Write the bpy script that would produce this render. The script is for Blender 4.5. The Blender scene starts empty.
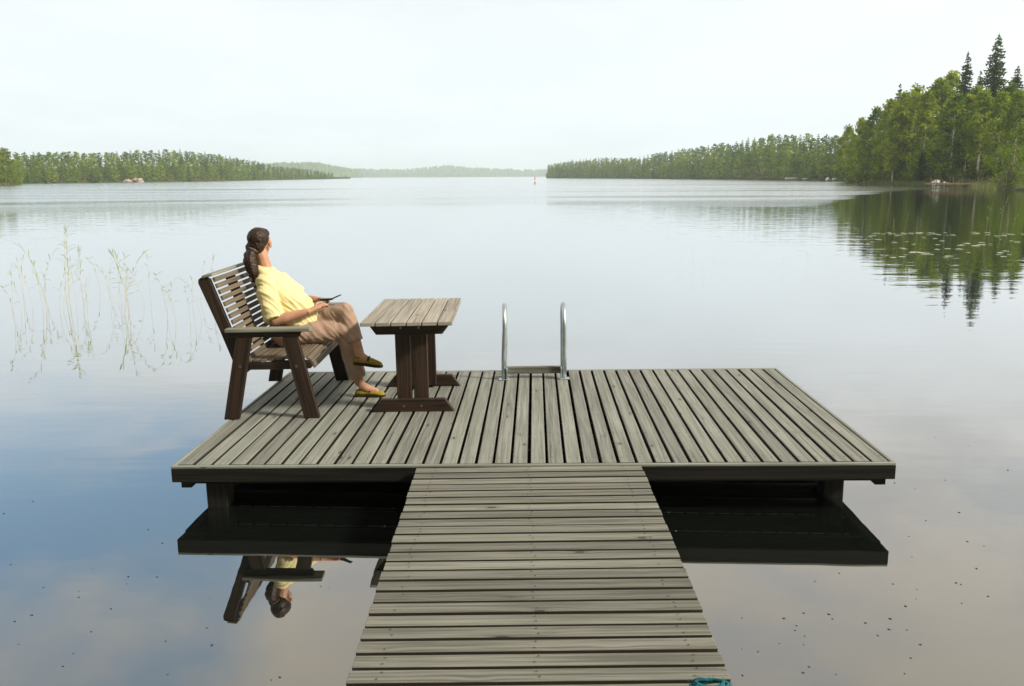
import bpy, bmesh, math, random
from math import sin, cos, pi, radians, sqrt, atan2, tan
from mathutils import Vector, Matrix, noise
random.seed(7)
R = random.random
U = random.uniform
sc = bpy.context.scene
COL = sc.collection

# ------------------------------------------------------------------ camera
F_PX, PITCH, ROLL, YAW, CAM_Z = 850.6, 0.1934, -0.0044, 0.0268, 2.0
fwd = Vector((-sin(YAW) * cos(PITCH), cos(YAW) * cos(PITCH), -sin(PITCH)))
rgt = Vector((cos(YAW), sin(YAW), 0))
upv = rgt.cross(fwd)
r2 = cos(ROLL) * rgt + sin(ROLL) * upv
u2 = -sin(ROLL) * rgt + cos(ROLL) * upv
cam_d = bpy.data.cameras.new('camera')
cam = bpy.data.objects.new('camera', cam_d)
COL.objects.link(cam)
cam.matrix_world = Matrix(((r2.x, u2.x, -fwd.x, 0), (r2.y, u2.y, -fwd.y, 0), (r2.z, u2.z, -fwd.z, CAM_Z), (0, 0, 0, 1)))
cam_d.sensor_width = 36
cam_d.lens = F_PX / 1024 * 36
cam_d.clip_start = 0.05
cam_d.clip_end = 9000
sc.camera = cam


def bearing(px):
    """unit ground direction of the horizon point seen at this column"""
    d = fwd + r2 * ((px - 512) / F_PX) + u2 * (178 / F_PX)
    d = Vector((d.x, d.y, 0))
    return d.normalized()


def ray(px, py):
    return fwd + r2 * ((px - 512) / F_PX) - u2 * ((py - 343) / F_PX)


def water_pt(px, py):
    d = ray(px, py)
    t = -CAM_Z / d.z
    return Vector((d.x * t, d.y * t, 0))


def height_at(px, py, dist):
    """height of the sight line above the lake at a ground distance"""
    d = ray(px, py)
    return CAM_Z + d.z / sqrt(d.x ** 2 + d.y ** 2) * dist


# ------------------------------------------------------------------ helpers
class MB:
    def __init__(s):
        s.v, s.f, s.fr, s.tn, s.frames = [], [], [], [], []

    def frame(s, L=(1, 0, 0), tone=None):
        s.frames.append((Vector(L).normalized(), U(0, 40), U(0, 40)))
        s.curtone = R() if tone is None else tone

    def face(s, idx):
        s.f.append(tuple(idx)); s.fr.append(len(s.frames) - 1); s.tn.append(s.curtone)

    def hexa(s, pts, L, tone=None, side=None):
        """8 points: bottom ring 4, top ring 4"""
        s.frame(L, tone)
        b = len(s.v); s.v += [Vector(p) for p in pts]
        c = sum((Vector(p) for p in pts), Vector()) / 8
        for q in ((0, 1, 2, 3), (4, 5, 6, 7), (0, 1, 5, 4), (1, 2, 6, 5), (2, 3, 7, 6), (3, 0, 4, 7)):
            P = [Vector(pts[i]) for i in q]
            n = (P[1] - P[0]).cross(P[2] - P[0])
            if n.dot(sum(P, Vector()) / 4 - c) < 0: q = q[::-1]
            s.face([b + i for i in q])
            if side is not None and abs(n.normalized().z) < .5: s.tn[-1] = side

    def box(s, c, h, L=None, M=None, tone=None, side=None):
        """centre c, full size h, optional 3x3 rotation M"""
        c = Vector(c); hx, hy, hz = h[0] / 2, h[1] / 2, h[2] / 2
        pts = [Vector(p) for p in ((-hx, -hy, -hz), (hx, -hy, -hz), (hx, hy, -hz), (-hx, hy, -hz), (-hx, -hy, hz), (hx, -hy, hz), (hx, hy, hz), (-hx, hy, hz))]
        if L is None:
            k = max(range(3), key=lambda i: h[i]); L = Vector((k == 0, k == 1, k == 2))
        L = Vector(L)
        if M is not None:
            pts = [M @ p for p in pts]; L = M @ L
        s.hexa([p + c for p in pts], L, tone, side)

    def prism(s, poly, y0, y1, L=(1, 0, 0), tone=None):
        """polygon in (x,z) extruded along y"""
        s.frame(L, tone)
        n = len(poly); b = len(s.v)
        ar = sum(poly[i][0] * poly[(i + 1) % n][1] - poly[(i + 1) % n][0] * poly[i][1] for i in range(n))
        if ar < 0: poly = poly[::-1]
        s.v += [Vector((p[0], y0, p[1])) for p in poly] + [Vector((p[0], y1, p[1])) for p in poly]
        s.face([b + i for i in range(n)]); s.face([b + n + i for i in range(n)][::-1])
        for i in range(n):
            j = (i + 1) % n
            s.face([b + i, b + n + i, b + n + j, b + j])

    def loft(s, rings, cap=True, L=(0, 0, 1), tone=None):
        s.frame(L, tone)
        b = len(s.v); n = len(rings[0])
        for r in rings: s.v += [Vector(p) for p in r]
        for k in range(len(rings) - 1):
            for i in range(n):
                j = (i + 1) % n
                s.face([b + k * n + i, b + k * n + j, b + (k + 1) * n + j, b + (k + 1) * n + i])
        if cap:
            s.face([b + i for i in range(n)][::-1])
            s.face([b + (len(rings) - 1) * n + i for i in range(n)])

    def tube(s, pts, rad, n=10, cap=True, side=None, tone=None, ell=None):
        """swept tube; rad a number or list; ell list of second radii along 'side'"""
        pts = [Vector(p) for p in pts]
        if not hasattr(rad, '__len__'): rad = [rad] * len(pts)
        if ell is None: ell = rad
        rings = []
        ref = Vector(side) if side else None
        for i, p in enumerate(pts):
            t = (pts[min(i + 1, len(pts) - 1)] - pts[max(i - 1, 0)]).normalized()
            if ref is None:
                ref = Vector((1, 0, 0)) if abs(t.x) < .8 else Vector((0, 1, 0))
            a = (ref - t * ref.dot(t)).normalized()
            if not side: ref = a
            bb = t.cross(a)
            rings.append([p + a * (ell[i] * cos(2 * pi * k / n)) + bb * (rad[i] * sin(2 * pi * k / n)) for k in range(n)])
        s.loft(rings, cap, (pts[-1] - pts[0]) if (pts[-1] - pts[0]).length > 1e-6 else (0, 0, 1), tone)

    def ellipsoid(s, c, r, M=None, n=16, m=10, tone=None):
        c = Vector(c); rings = []
        for k in range(m + 1):
            th = pi * (k + .02) / (m + .04) if 0 < k < m else (0.06 if k == 0 else pi - 0.06)
            ring = []
            for i in range(n):
                p = Vector((r[0] * sin(th) * cos(2 * pi * i / n), r[1] * sin(th) * sin(2 * pi * i / n), -r[2] * cos(th)))
                ring.append(c + (M @ p if M is not None else p))
            rings.append(ring)
        s.loft(rings, True, (0, 0, 1), tone)

    def quad(s, c, a, b, tone):
        i = len(s.v)
        s.v += [c - a - b, c + a - b, c + a + b, c - a + b]
        s.f.append((i, i + 1, i + 2, i + 3)); s.fr.append(0); s.tn.append(tone)

    def tri(s, a, b, c, tone):
        i = len(s.v)
        s.v += [a, b, c]
        s.f.append((i, i + 1, i + 2)); s.fr.append(0); s.tn.append(tone)

    def mesh(s, name, uv=True, bevel=0, seg=1, smooth=False):
        me = bpy.data.meshes.new(name)
        me.from_pydata([tuple(p) for p in s.v], [], s.f)
        at = me.attributes.new('tone', 'FLOAT', 'FACE')
        at.data.foreach_set('value', s.tn)
        if uv and s.frames:
            ul = me.uv_layers.new(name='UVMap')
            data = [0.0] * (2 * len(me.loops))
            for p in me.polygons:
                L, ru, rv = s.frames[s.fr[p.index]]
                w = p.normal.cross(L)
                if w.length < .3:
                    w = Vector((L.y, L.z, L.x)).cross(L); Lx = w.cross(L)
                else: Lx = L
                w.normalize()
                for li in p.loop_indices:
                    co = me.vertices[me.loops[li].vertex_index].co
                    data[2 * li] = co.dot(Lx) + ru
                    data[2 * li + 1] = co.dot(w) + rv
            ul.data.foreach_set('uv', data)
        if bevel:
            bm = bmesh.new(); bm.from_mesh(me)
            ed = [e for e in bm.edges if len(e.link_faces) == 2 and e.calc_face_angle(0) > .5]
            bmesh.ops.bevel(bm, geom=ed, offset=bevel, segments=seg, affect='EDGES', profile=.5, clamp_overlap=True)
            bm.to_mesh(me); bm.free()
        if smooth:
            me.polygons.foreach_set('use_smooth', [True] * len(me.polygons))
        me.update()
        return me

    def build(s, name, mat, parent=None, **k):
        return add(name, s.mesh(name, **k), mat, parent)


def add(name, me, mat, parent=None):
    o = bpy.data.objects.new(name, me)
    if mat:
        me.materials.clear(); me.materials.append(mat)
    COL.objects.link(o)
    if parent: o.parent = parent
    return o


def tag(o, label, cat, group=None, kind=None):
    if label: o['label'] = label
    if cat: o['category'] = cat
    if group: o['group'] = group
    if kind: o['kind'] = kind
    return o


def thing(name, label, cat, loc=(0, 0, 0), rot=(0, 0, 0), group=None):
    o = bpy.data.objects.new(name, None)
    o.empty_display_size = .2
    COL.objects.link(o)
    o.location = loc; o.rotation_euler = rot
    return tag(o, label, cat, group)


def copy_tree(o, parent=None):
    c = o.copy(); COL.objects.link(c)
    if parent: c.parent = parent
    for ch in list(o.children): copy_tree(ch, c)
    return c


def remesh(mb, voxel, smooth=4, disp=None, decimate=None):
    me = mb.mesh('tmp', uv=False)
    o = bpy.data.objects.new('tmp', me); COL.objects.link(o)
    m = o.modifiers.new('r', 'REMESH'); m.mode = 'VOXEL'; m.voxel_size = voxel
    if smooth:
        q = o.modifiers.new('s', 'SMOOTH'); q.iterations = smooth; q.factor = .5
    dg = bpy.context.evaluated_depsgraph_get()
    out = bpy.data.meshes.new_from_object(o.evaluated_get(dg))
    bpy.data.objects.remove(o); bpy.data.meshes.remove(me)
    if disp:
        out.update()
        ns = [v.normal.copy() for v in out.vertices]
        for v, n in zip(out.vertices, ns): v.co += n * disp(v.co, n)
    out.polygons.foreach_set('use_smooth', [True] * len(out.polygons))
    out.update()
    return out


# ------------------------------------------------------------------ materials
class NT:
    def __init__(s, tree): s.t = tree; s.n = tree.nodes; s.l = tree.links

    def node(s, typ, **k):
        nd = s.n.new(typ)
        for a, b in k.items(): setattr(nd, a, b)
        return nd

    def put(s, sock, v):
        if isinstance(v, bpy.types.NodeSocket): s.l.new(v, sock)
        elif v is not None: sock.default_value = v

    def math(s, op, a, b=None, c=None, clamp=False):
        nd = s.node('ShaderNodeMath', operation=op, use_clamp=clamp)
        for i, v in enumerate((a, b, c)):
            if v is not None: s.put(nd.inputs[i], v)
        return nd.outputs[0]

    def mapr(s, v, a, b, c=0., d=1., typ='SMOOTHSTEP'):
        nd = s.node('ShaderNodeMapRange', interpolation_type=typ, clamp=True) if typ != 'LINEAR' else s.node('ShaderNodeMapRange', clamp=True)
        s.put(nd.inputs['Value'], v)
        for k, x in (('From Min', a), ('From Max', b), ('To Min', c), ('To Max', d)): s.put(nd.inputs[k], x)
        return nd.outputs['Result']

    def noise(s, vec, scale, detail=3., rough=.5, dist=0.):
        nd = s.node('ShaderNodeTexNoise')
        if vec is not None: s.l.new(vec, nd.inputs['Vector'])
        nd.inputs['Scale'].default_value = scale; nd.inputs['Detail'].default_value = detail
        nd.inputs['Roughness'].default_value = rough; nd.inputs['Distortion'].default_value = dist
        return nd.outputs['Fac']

    def mapping(s, vec, scale=(1, 1, 1), loc=(0, 0, 0), rot=(0, 0, 0)):
        nd = s.node('ShaderNodeMapping'); s.l.new(vec, nd.inputs['Vector'])
        nd.inputs['Scale'].default_value = scale; nd.inputs['Location'].default_value = loc; nd.inputs['Rotation'].default_value = rot
        return nd.outputs[0]

    def mix(s, fac, a, b, mode='MIX'):
        nd = s.node('ShaderNodeMix', data_type='RGBA', blend_type=mode)
        nd.clamp_factor = True
        s.put(nd.inputs[0], fac)
        for i, v in ((6, a), (7, b)):
            if not isinstance(v, bpy.types.NodeSocket): v = (v[0], v[1], v[2], 1)
            s.put(nd.inputs[i], v)
        return nd.outputs[2]

    def bump(s, h, strength, dist=.01, normal=None):
        nd = s.node('ShaderNodeBump'); s.l.new(h, nd.inputs['Height'])
        s.put(nd.inputs['Strength'], strength); nd.inputs['Distance'].default_value = dist
        if normal is not None: s.l.new(normal, nd.inputs['Normal'])
        return nd.outputs[0]


def new_mat(name):
    m = bpy.data.materials.new(name); m.use_nodes = True
    t = NT(m.node_tree)
    return m, t, t.n['Principled BSDF']


def coord(t, which='UV'):
    return t.node('ShaderNodeTexCoord').outputs[which]


def attr(t, name='tone'):
    nd = t.node('ShaderNodeAttribute'); nd.attribute_name = name
    return nd.outputs['Fac']


def wood(name, light, dark, stain=None, rough=.75, spec=.25, bumps=.5, tonevar=.35, knots=True, stain_amt=.5):
    m, t, p = new_mat(name)
    uv = coord(t, 'UV')
    if knots:
        vor = t.node('ShaderNodeTexVoronoi'); t.l.new(t.mapping(uv, (3.6, 9.5, 1)), vor.inputs['Vector'])
        vor.inputs['Scale'].default_value = 1.0; vor.inputs['Randomness'].default_value = 1.0
        kd = vor.outputs['Distance']
        near = t.mapr(kd, .0, .42, 1., 0.)
        # grain lines bend round the knots
        comb = t.node('ShaderNodeCombineXYZ'); t.put(comb.inputs[1], t.math('MULTIPLY', near, .011))
        va = t.node('ShaderNodeVectorMath', operation='ADD'); t.l.new(uv, va.inputs[0]); t.l.new(comb.outputs[0], va.inputs[1])
        guv = va.outputs[0]
    else: guv = uv
    g1 = t.noise(t.mapping(guv, (1.6, 75, 1)), 1., 5., .6)
    g2 = t.noise(t.mapping(guv, (.7, 22, 1)), 1., 3., .5)
    g3 = t.noise(t.mapping(uv, (1.3, 5, 1)), 1., 4., .6)
    g = t.math('ADD', t.math('MULTIPLY', g1, .68), t.math('MULTIPLY', g2, .32))
    gc = t.mapr(g, .37, .62)
    tone = attr(t)
    c = t.mix(gc, dark, light)
    if stain is not None:
        c = t.mix(t.math('MULTIPLY', t.mapr(t.math('ADD', g3, t.math('MULTIPLY', tone, .25)), .45, .85), stain_amt), c, stain)
    k = t.mapr(t.math('ADD', t.math('MULTIPLY', tone, .75), t.math('MULTIPLY', g3, .5)), 0, 1.2, 1 - tonevar, 1 + tonevar * .7, 'LINEAR')
    mul = t.node('ShaderNodeVectorMath', operation='SCALE'); t.l.new(c, mul.inputs[0]); t.put(mul.inputs['Scale'], k)
    c = mul.outputs[0]
    # thin drying cracks
    cr = t.noise(t.mapping(guv, (.9, 55, 1), (3, 7, 0)), 1., 2., .5)
    crm = t.math('MULTIPLY', t.mapr(cr, .685, .72), t.mapr(g3, .45, .6))
    c = t.mix(t.math('MULTIPLY', crm, .75), c, tuple(x * .25 for x in dark))
    if knots:
        sel = t.mapr(attr_rand(t, vor), .44, .46)
        kw = t.math('ADD', kd, t.math('MULTIPLY', t.math('SUBTRACT', g1, .5), .10))
        kn = t.math('MULTIPLY', t.mapr(kw, .07, .12, 1., 0.), sel)
        ringm = t.math('MULTIPLY', t.math('MULTIPLY', t.math('ADD', t.math('MULTIPLY', t.math('SINE', t.math('MULTIPLY', kw, 105.)), .5), .5), t.mapr(kw, .10, .26, 1., 0.)), sel)
        c = t.mix(t.math('MULTIPLY', ringm, .5), c, tuple(x * .6 for x in dark))
        c = t.mix(t.math('MULTIPLY', kn, .85), c, tuple(x * .35 for x in dark))
    c = t.mix(t.math('LESS_THAN', tone, -1.), c, (.035, .028, .022))      # nail heads; board sides painted black to stand in for gap shade
    t.put(p.inputs['Base Color'], c)
    p.inputs['Roughness'].default_value = rough
    p.inputs['Specular IOR Level'].default_value = spec
    h = t.math('SUBTRACT', g, t.math('MULTIPLY', crm, .8))
    t.put(p.inputs['Normal'], t.bump(h, bumps, .004))
    return m


def attr_rand(t, vor):
    sep = t.node('ShaderNodeSeparateColor'); t.l.new(vor.outputs['Color'], sep.inputs[0])
    return sep.outputs[0]


def plain(name, col, rough=.6, spec=.3, metal=0., var=.0, scale=8., bumps=0., bscale=60., sss=0., sheen=0.):
    m, t, p = new_mat(name)
    oc = coord(t, 'Object')
    if var:
        n = t.noise(oc, scale, 4.)
        t.put(p.inputs['Base Color'], t.mix(t.mapr(n, .3, .7), tuple(x * (1 - var) for x in col), tuple(min(1, x * (1 + var)) for x in col)))
    else: p.inputs['Base Color'].default_value = (*col, 1)
    p.inputs['Roughness'].default_value = rough; p.inputs['Specular IOR Level'].default_value = spec
    p.inputs['Metallic'].default_value = metal
    if sss:
        p.inputs['Subsurface Weight'].default_value = sss; p.inputs['Subsurface Radius'].default_value = (.012, .005, .003); p.inputs['Subsurface Scale'].default_value = 1.
    if sheen: p.inputs['Sheen Weight'].default_value = sheen
    if bumps:
        t.put(p.inputs['Normal'], t.bump(t.noise(oc, bscale, 3.), bumps, .004))
    return m


def foliage(name, a, b, trans=.35):
    m, t, p = new_mat(name)
    tone = attr(t)
    oi = t.node('ShaderNodeObjectInfo').outputs['Random']
    f = t.math('ADD', t.math('MULTIPLY', tone, .65), t.math('MULTIPLY', oi, .42))
    c = t.mix(f, a, b)
    p.inputs['Roughness'].default_value = .6; p.inputs['Specular IOR Level'].default_value = .2
    t.put(p.inputs['Base Color'], c)
    tr = t.node('ShaderNodeBsdfTranslucent'); t.put(tr.inputs['Color'], c)
    mx = t.node('ShaderNodeMixShader'); mx.inputs[0].default_value = trans
    t.l.new(p.outputs[0], mx.inputs[1]); t.l.new(tr.outputs[0], mx.inputs[2])
    t.l.new(mx.outputs[0], t.n['Material Output'].inputs['Surface'])
    return m


M = {}
M['deck'] = wood('deck_wood', (.305, .315, .292), (.155, .16, .144), (.13, .15, .12), tonevar=.42, stain_amt=.5)
M['walk'] = wood('walkway_wood', (.262, .262, .232), (.112, .112, .096), (.10, .112, .088), tonevar=.55, stain_amt=.5)
M['dark'] = wood('shade_dark_wood', (.018, .017, .015), (.008, .0075, .0065), None, rough=.8, spec=.15, knots=False)  # near-black base; shade on edge boards and under the deck painted in
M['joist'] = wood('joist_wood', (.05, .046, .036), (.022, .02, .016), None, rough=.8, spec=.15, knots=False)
M['brown'] = wood('brown_stained_wood', (.047, .027, .018), (.014, .009, .006), None, rough=.6, spec=.3, tonevar=.3, knots=False)
M['slat'] = wood('weathered_brown_slats', (.20, .165, .125), (.075, .058, .042), (.13, .10, .07), tonevar=.35, stain_amt=.5)
M['arm'] = wood('weathered_grey_arm', (.27, .27, .22), (.12, .12, .095), None, tonevar=.2)
M['table'] = wood('weathered_grey_top', (.40, .375, .33), (.21, .19, .165), None, tonevar=.22)
M['steel'] = plain('brushed_steel', (.52, .58, .61), .45, .5, 1., .12, 14., .05, 90.)
M['skin'] = plain('skin', (.47, .255, .165), .5, .35, 0, .10, 25., .1, 120., sss=.15)
M['hair'] = plain('dark_brown_hair', (.026, .013, .008), .5, .3, 0, .5, 40., .3, 60.)
M['shirt'] = plain('yellow_cotton', (.72, .64, .34), .85, .1, 0, .06, 12., .25, 300., sheen=.2)
M['trouser'] = plain('tan_cotton', (.35, .24, .182), .85, .1, 0, .10, 14., .25, 260., sheen=.15)
M['shoe'] = plain('mustard_suede', (.27, .20, .03), .7, .2, 0, .2, 40., .2, 200.)
M['sole'] = plain('dark_rubber', (.03, .022, .012), .8, .2)
M['clip'] = plain('brown_scrunchie', (.10, .065, .055), .7, .2, 0, .3, 60., .4, 120.)
M['black'] = plain('black_plastic', (.012, .012, .014), .3, .5)
M['bolt'] = plain('bolt_steel', (.25, .24, .23), .45, .5, 1.)
M['rope'] = plain('teal_rope', (.012, .11, .14), .8, .2, 0, .5, 60., .5, 200.)
M['birch_leaf'] = foliage('birch_leaves', (.05, .115, .005), (.38, .46, .02), .55)
M['spruce_leaf'] = foliage('spruce_needles', (.026, .062, .010), (.13, .185, .02), .32)
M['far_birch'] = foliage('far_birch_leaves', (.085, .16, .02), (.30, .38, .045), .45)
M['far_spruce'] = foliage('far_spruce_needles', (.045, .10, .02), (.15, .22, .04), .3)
M['shrub_leaf'] = foliage('shrub_leaves', (.06, .12, .006), (.26, .33, .015), .5)
M['grass'] = foliage('grass_blades', (.10, .14, .03), (.22, .24, .07), .4)
M['reed'] = foliage('reed_green', (.30, .38, .13), (.52, .58, .30), .5)
M['reed_stem'] = plain('reed_stalk', (.52, .48, .31), .7, .2, 0, .3, 6.)
M['lily'] = plain('lily_pad_green', (.50, .53, .38), .3, .5, 0, .25, 3.)
M['speck'] = plain('dark_speck', (.05, .035, .025), .6, .2)
M['rock'] = plain('pink_granite', (.34, .27, .22), .85, .2, 0, .35, 1.2, .6, 3.)
M['white'] = plain('white_paint', (.75, .76, .76), .4, .4, 0, .06, 5.)
M['red'] = plain('red_paint', (.55, .05, .04), .45, .4)
M['plank'] = wood('tan_plank', (.38, .27, .15), (.2, .13, .07), None, knots=False)  # warm tan planks with plain grain
M['pine_bark'] = plain('pine_bark', (.20, .11, .06), .9, .1, 0, .3, 3.)
M['trunk'] = plain('brown_bark', (.10, .075, .05), .9, .1, 0, .4, 6.)


def birch_bark():
    m, t, p = new_mat('birch_bark')
    oc = coord(t, 'Object')
    n = t.noise(t.mapping(oc, (1.5, 1.5, 1.2)), 2., 4., .6)
    c = t.mix(t.mapr(n, .52, .6), (.62, .58, .5), (.06, .05, .045))
    t.put(p.inputs['Base Color'], c); p.inputs['Roughness'].default_value = .8
    return m


M['birch_bark'] = birch_bark()


def ground_mat():
    m, t, p = new_mat('forest_floor')
    oc = coord(t, 'Object')
    n = t.noise(oc, .25, 6., .65)
    c = t.mix(t.mapr(n, .4, .62), (.035, .05, .016), (.10, .11, .035))
    n2 = t.noise(oc, 1.3, 4.)
    c = t.mix(t.math('MULTIPLY', t.mapr(n2, .58, .7), .5), c, (.16, .12, .07))
    t.put(p.inputs['Base Color'], c); p.inputs['Roughness'].default_value = .95
    p.inputs['Specular IOR Level'].default_value = .05
    return m


M['ground'] = ground_mat()


def water_mat():
    m, t, p = new_mat('lake_water')
    t.n.remove(p)
    oc = coord(t, 'Object')
    sep = t.node('ShaderNodeSeparateXYZ'); t.l.new(oc, sep.inputs[0])
    x, y = sep.outputs[0], sep.outputs[1]
    r = t.math('SQRT', t.math('ADD', t.math('MULTIPLY', x, x), t.math('MULTIPLY', y, y)))
    wob = t.noise(t.mapping(oc, (.03, .10, 1)), 1., 4.)
    rw = t.math('ADD', r, t.math('MULTIPLY', t.math('SUBTRACT', wob, .5), 22.))
    ratio = t.math('DIVIDE', x, t.math('MAXIMUM', y, 1.))
    edge = t.mapr(t.math('ADD', ratio, t.math('MULTIPLY', t.math('SUBTRACT', t.noise(t.mapping(oc, (.03, .05, 1)), 1., 4., .6), .5), .10)), .30, .47, 62., 132.)                 # the bay on the right is sheltered
    d = t.math('SUBTRACT', rw, edge)
    rip = t.math('MULTIPLY', t.mapr(d, -7., 15.), t.mapr(t.noise(t.mapping(oc, (.012, .10, 1), (4, 0, 0)), 1., 4., .55), .30, .55, .35, 1.))
    strip = t.math('MULTIPLY', t.mapr(r, 76., 79.), t.mapr(r, 84., 87., 1., 0.))   # one calm slick
    strip = t.math('MULTIPLY', strip, t.mapr(ratio, -.12, .0, .8, 0.))
    rip = t.math('MULTIPLY', rip, t.math('SUBTRACT', 1., strip))
    w1 = t.noise(t.mapping(oc, (.55, 1.6, 1)), 1., 3., .5)     # slow gentle undulation
    w2 = t.noise(t.mapping(oc, (2.2, 4.5, 1)), 1., 3., .55)    # breeze ripples
    calm = t.math('MULTIPLY', w1, t.mapr(r, 4., 30., .0022, .011, 'LINEAR'))
    hgt = t.math('ADD', calm, t.math('MULTIPLY', t.math('MULTIPLY', w2, rip), .06))
    b = t.node('ShaderNodeBump'); t.l.new(hgt, b.inputs['Height']); b.inputs['Strength'].default_value = 1.; b.inputs['Distance'].default_value = 1.
    nrm = b.outputs[0]
    lw = t.node('ShaderNodeLayerWeight'); lw.inputs['Blend'].default_value = .5
    fac = t.math('ADD', t.math('MULTIPLY', t.math('POWER', lw.outputs['Facing'], 2.), .80), .165, clamp=True)
    gl = t.node('ShaderNodeBsdfGlossy'); gl.inputs['Color'].default_value = (.97, .985, 1, 1)
    t.put(gl.inputs['Roughness'], t.math('MULTIPLY', rip, .14)); t.l.new(nrm, gl.inputs['Normal'])
    df = t.node('ShaderNodeBsdfDiffuse'); df.inputs['Color'].default_value = (.006, .008, .007, 1)
    mx = t.node('ShaderNodeMixShader'); t.l.new(fac, mx.inputs[0])
    t.l.new(df.outputs[0], mx.inputs[1]); t.l.new(gl.outputs[0], mx.inputs[2])
    t.l.new(mx.outputs[0], t.n['Material Output'].inputs['Surface'])
    return m


M['water'] = water_mat()

# ------------------------------------------------------------------ sun and sky
SUN_EL, SUN_AZ = radians(35), radians(111)      # azimuth clockwise from +Y
sun_dir = Vector((sin(SUN_AZ) * cos(SUN_EL), cos(SUN_AZ) * cos(SUN_EL), sin(SUN_EL)))
sl = bpy.data.lights.new('sun', 'SUN'); sl.energy = 4.8; sl.angle = radians(7); sl.color = (1, .90, .74)
so = bpy.data.objects.new('sun', sl); COL.objects.link(so)
so.rotation_euler = (-sun_dir).to_track_quat('-Z', 'Y').to_euler()
so.location = (30, -10, 40)


def make_world():
    w = bpy.data.worlds.new('World'); sc.world = w; w.use_nodes = True
    t = NT(w.node_tree); bg = t.n['Background']
    sky = t.node('ShaderNodeTexSky', sky_type='NISHITA'); sky.sun_disc = False
    sky.sun_elevation = SUN_EL; sky.sun_rotation = SUN_AZ; sky.air_density = 1.0; sky.dust_density = 1.5; sky.ozone_density = 1.5
    d = coord(t, 'Generated')
    sep = t.node('ShaderNodeSeparateXYZ'); t.l.new(d, sep.inputs[0])
    z = sep.outputs[2]
    zc = t.math('MAXIMUM', z, .02)
    px = t.math('DIVIDE', sep.outputs[0], t.math('ADD', zc, .12)); py = t.math('DIVIDE', sep.outputs[1], t.math('ADD', zc, .12))
    cv = t.node('ShaderNodeCombineXYZ'); t.put(cv.inputs[0], px); t.put(cv.inputs[1], py)
    n = t.noise(cv.outputs[0], .85, 5., .5, .3)
    n2 = t.noise(t.mapping(cv.outputs[0], (1, 1, 1), (9, 4, 0)), 2.4, 4., .55)
    # a clear blue gap high on the left of the view, cloud elsewhere
    dv = t.node('ShaderNodeVectorMath', operation='DOT_PRODUCT'); t.l.new(d, dv.inputs[0]); dv.inputs[1].default_value = Vector((-.45, .82, .357)).normalized()
    gap = t.mapr(dv.outputs['Value'], .945, .995)
    dv2 = t.node('ShaderNodeVectorMath', operation='DOT_PRODUCT'); t.l.new(d, dv2.inputs[0]); dv2.inputs[1].default_value = Vector((.43, .84, .32)).normalized()
    gap2 = t.mapr(dv2.outputs['Value'], .985, .9995)
    cl = t.math('SUBTRACT', t.math('ADD', n, .30), t.math('ADD', t.math('MULTIPLY', gap, .34), t.math('MULTIPLY', gap2, .1)))
    cm = t.mapr(cl, .38, .58)
    tint = t.mapr(z, .12, .5)
    ccol = t.mix(tint, (9.6, 9.5, 9.2), (9.0, 8.1, 6.7))
    ccol = t.mix(t.mapr(n2, .35, .65), tuple([7.4, 7.2, 6.8]), ccol)
    blue = t.mix(.6, sky.outputs[0], (4.6, 7.3, 9.7))
    c = t.mix(cm, blue, ccol)
    # pale summer haze low down, whiter toward the sun
    ds = t.node('ShaderNodeVectorMath', operation='DOT_PRODUCT'); t.l.new(d, ds.inputs[0]); ds.inputs[1].default_value = sun_dir
    glow = t.mapr(ds.outputs['Value'], -.2, .75)
    hz = t.mix(glow, (9.0, 9.7, 9.95), (10.6, 10.5, 10.15))
    hzv = t.node('ShaderNodeVectorMath', operation='SCALE'); t.l.new(hz, hzv.inputs[0]); t.put(hzv.inputs['Scale'], t.mapr(t.noise(t.mapping(cv.outputs[0], (.8, .5, 1), (2, 1, 0)), 1.3, 5., .55), .35, .65, .975, 1.02))
    c = t.mix(t.mapr(z, .13, .34, 1., 0.), c, hzv.outputs[0])
    t.put(bg.inputs['Color'], c); bg.inputs['Strength'].default_value = .1


make_world()
sc.view_settings.view_transform = 'Standard'; sc.view_settings.look = 'None'
sc.view_settings.exposure = 0.08; sc.view_settings.gamma = 1
sc.cycles.use_denoising = True
sc.cycles.max_bounces = 8; sc.cycles.transparent_max_bounces = 8; sc.cycles.volume_bounces = 3
sc.cycles.sample_clamp_indirect = 6

# ------------------------------------------------------------------ water, land, haze
mb = MB(); mb.frame()
mb.v += [Vector(p) for p in ((-3150, -75, 0), (3150, -75, 0), (3150, 4760, 0), (-3150, 4760, 0))]; mb.face((0, 1, 2, 3))
tag(mb.build('lake', M['water']), None, None, kind='structure')

GROUND = {}


def land(name, pts, prof, rough=1.):
    """pts: (column, distance, rise factor) along a shore; prof: (metres inland, height)"""
    mb = MB(); mb.frame()
    n = len(prof)
    dense = []
    for (a, b) in zip(pts[:-1], pts[1:]):
        k = max(2, int(abs(b[0] - a[0]) / 5))
        for i in range(k): f = i / k; dense.append(tuple(a[j] + (b[j] - a[j]) * f for j in range(3)))
    dense.append(pts[-1])
    for (px, D, ris) in dense:
        D += noise.noise(Vector((px * .09, D * .001, 2))) * 4 * rough
        b = bearing(px)
        for (off, z) in prof:
            zz = z * ris + (noise.noise(Vector((px * .1, off * .1, 7))) * .12 * z if z > 0 else 0)
            mb.v.append(Vector((b.x * (D + off), b.y * (D + off), zz)))
    for i in range(len(dense) - 1):
        for j in range(n - 1):
            mb.face((i * n + j, (i + 1) * n + j, (i + 1) * n + j + 1, i * n + j + 1))
    o = mb.build(name, M['ground'], smooth=True)
    tag(o, None, None, kind='structure')
    GROUND[name] = (pts, prof)
    return o


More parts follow.
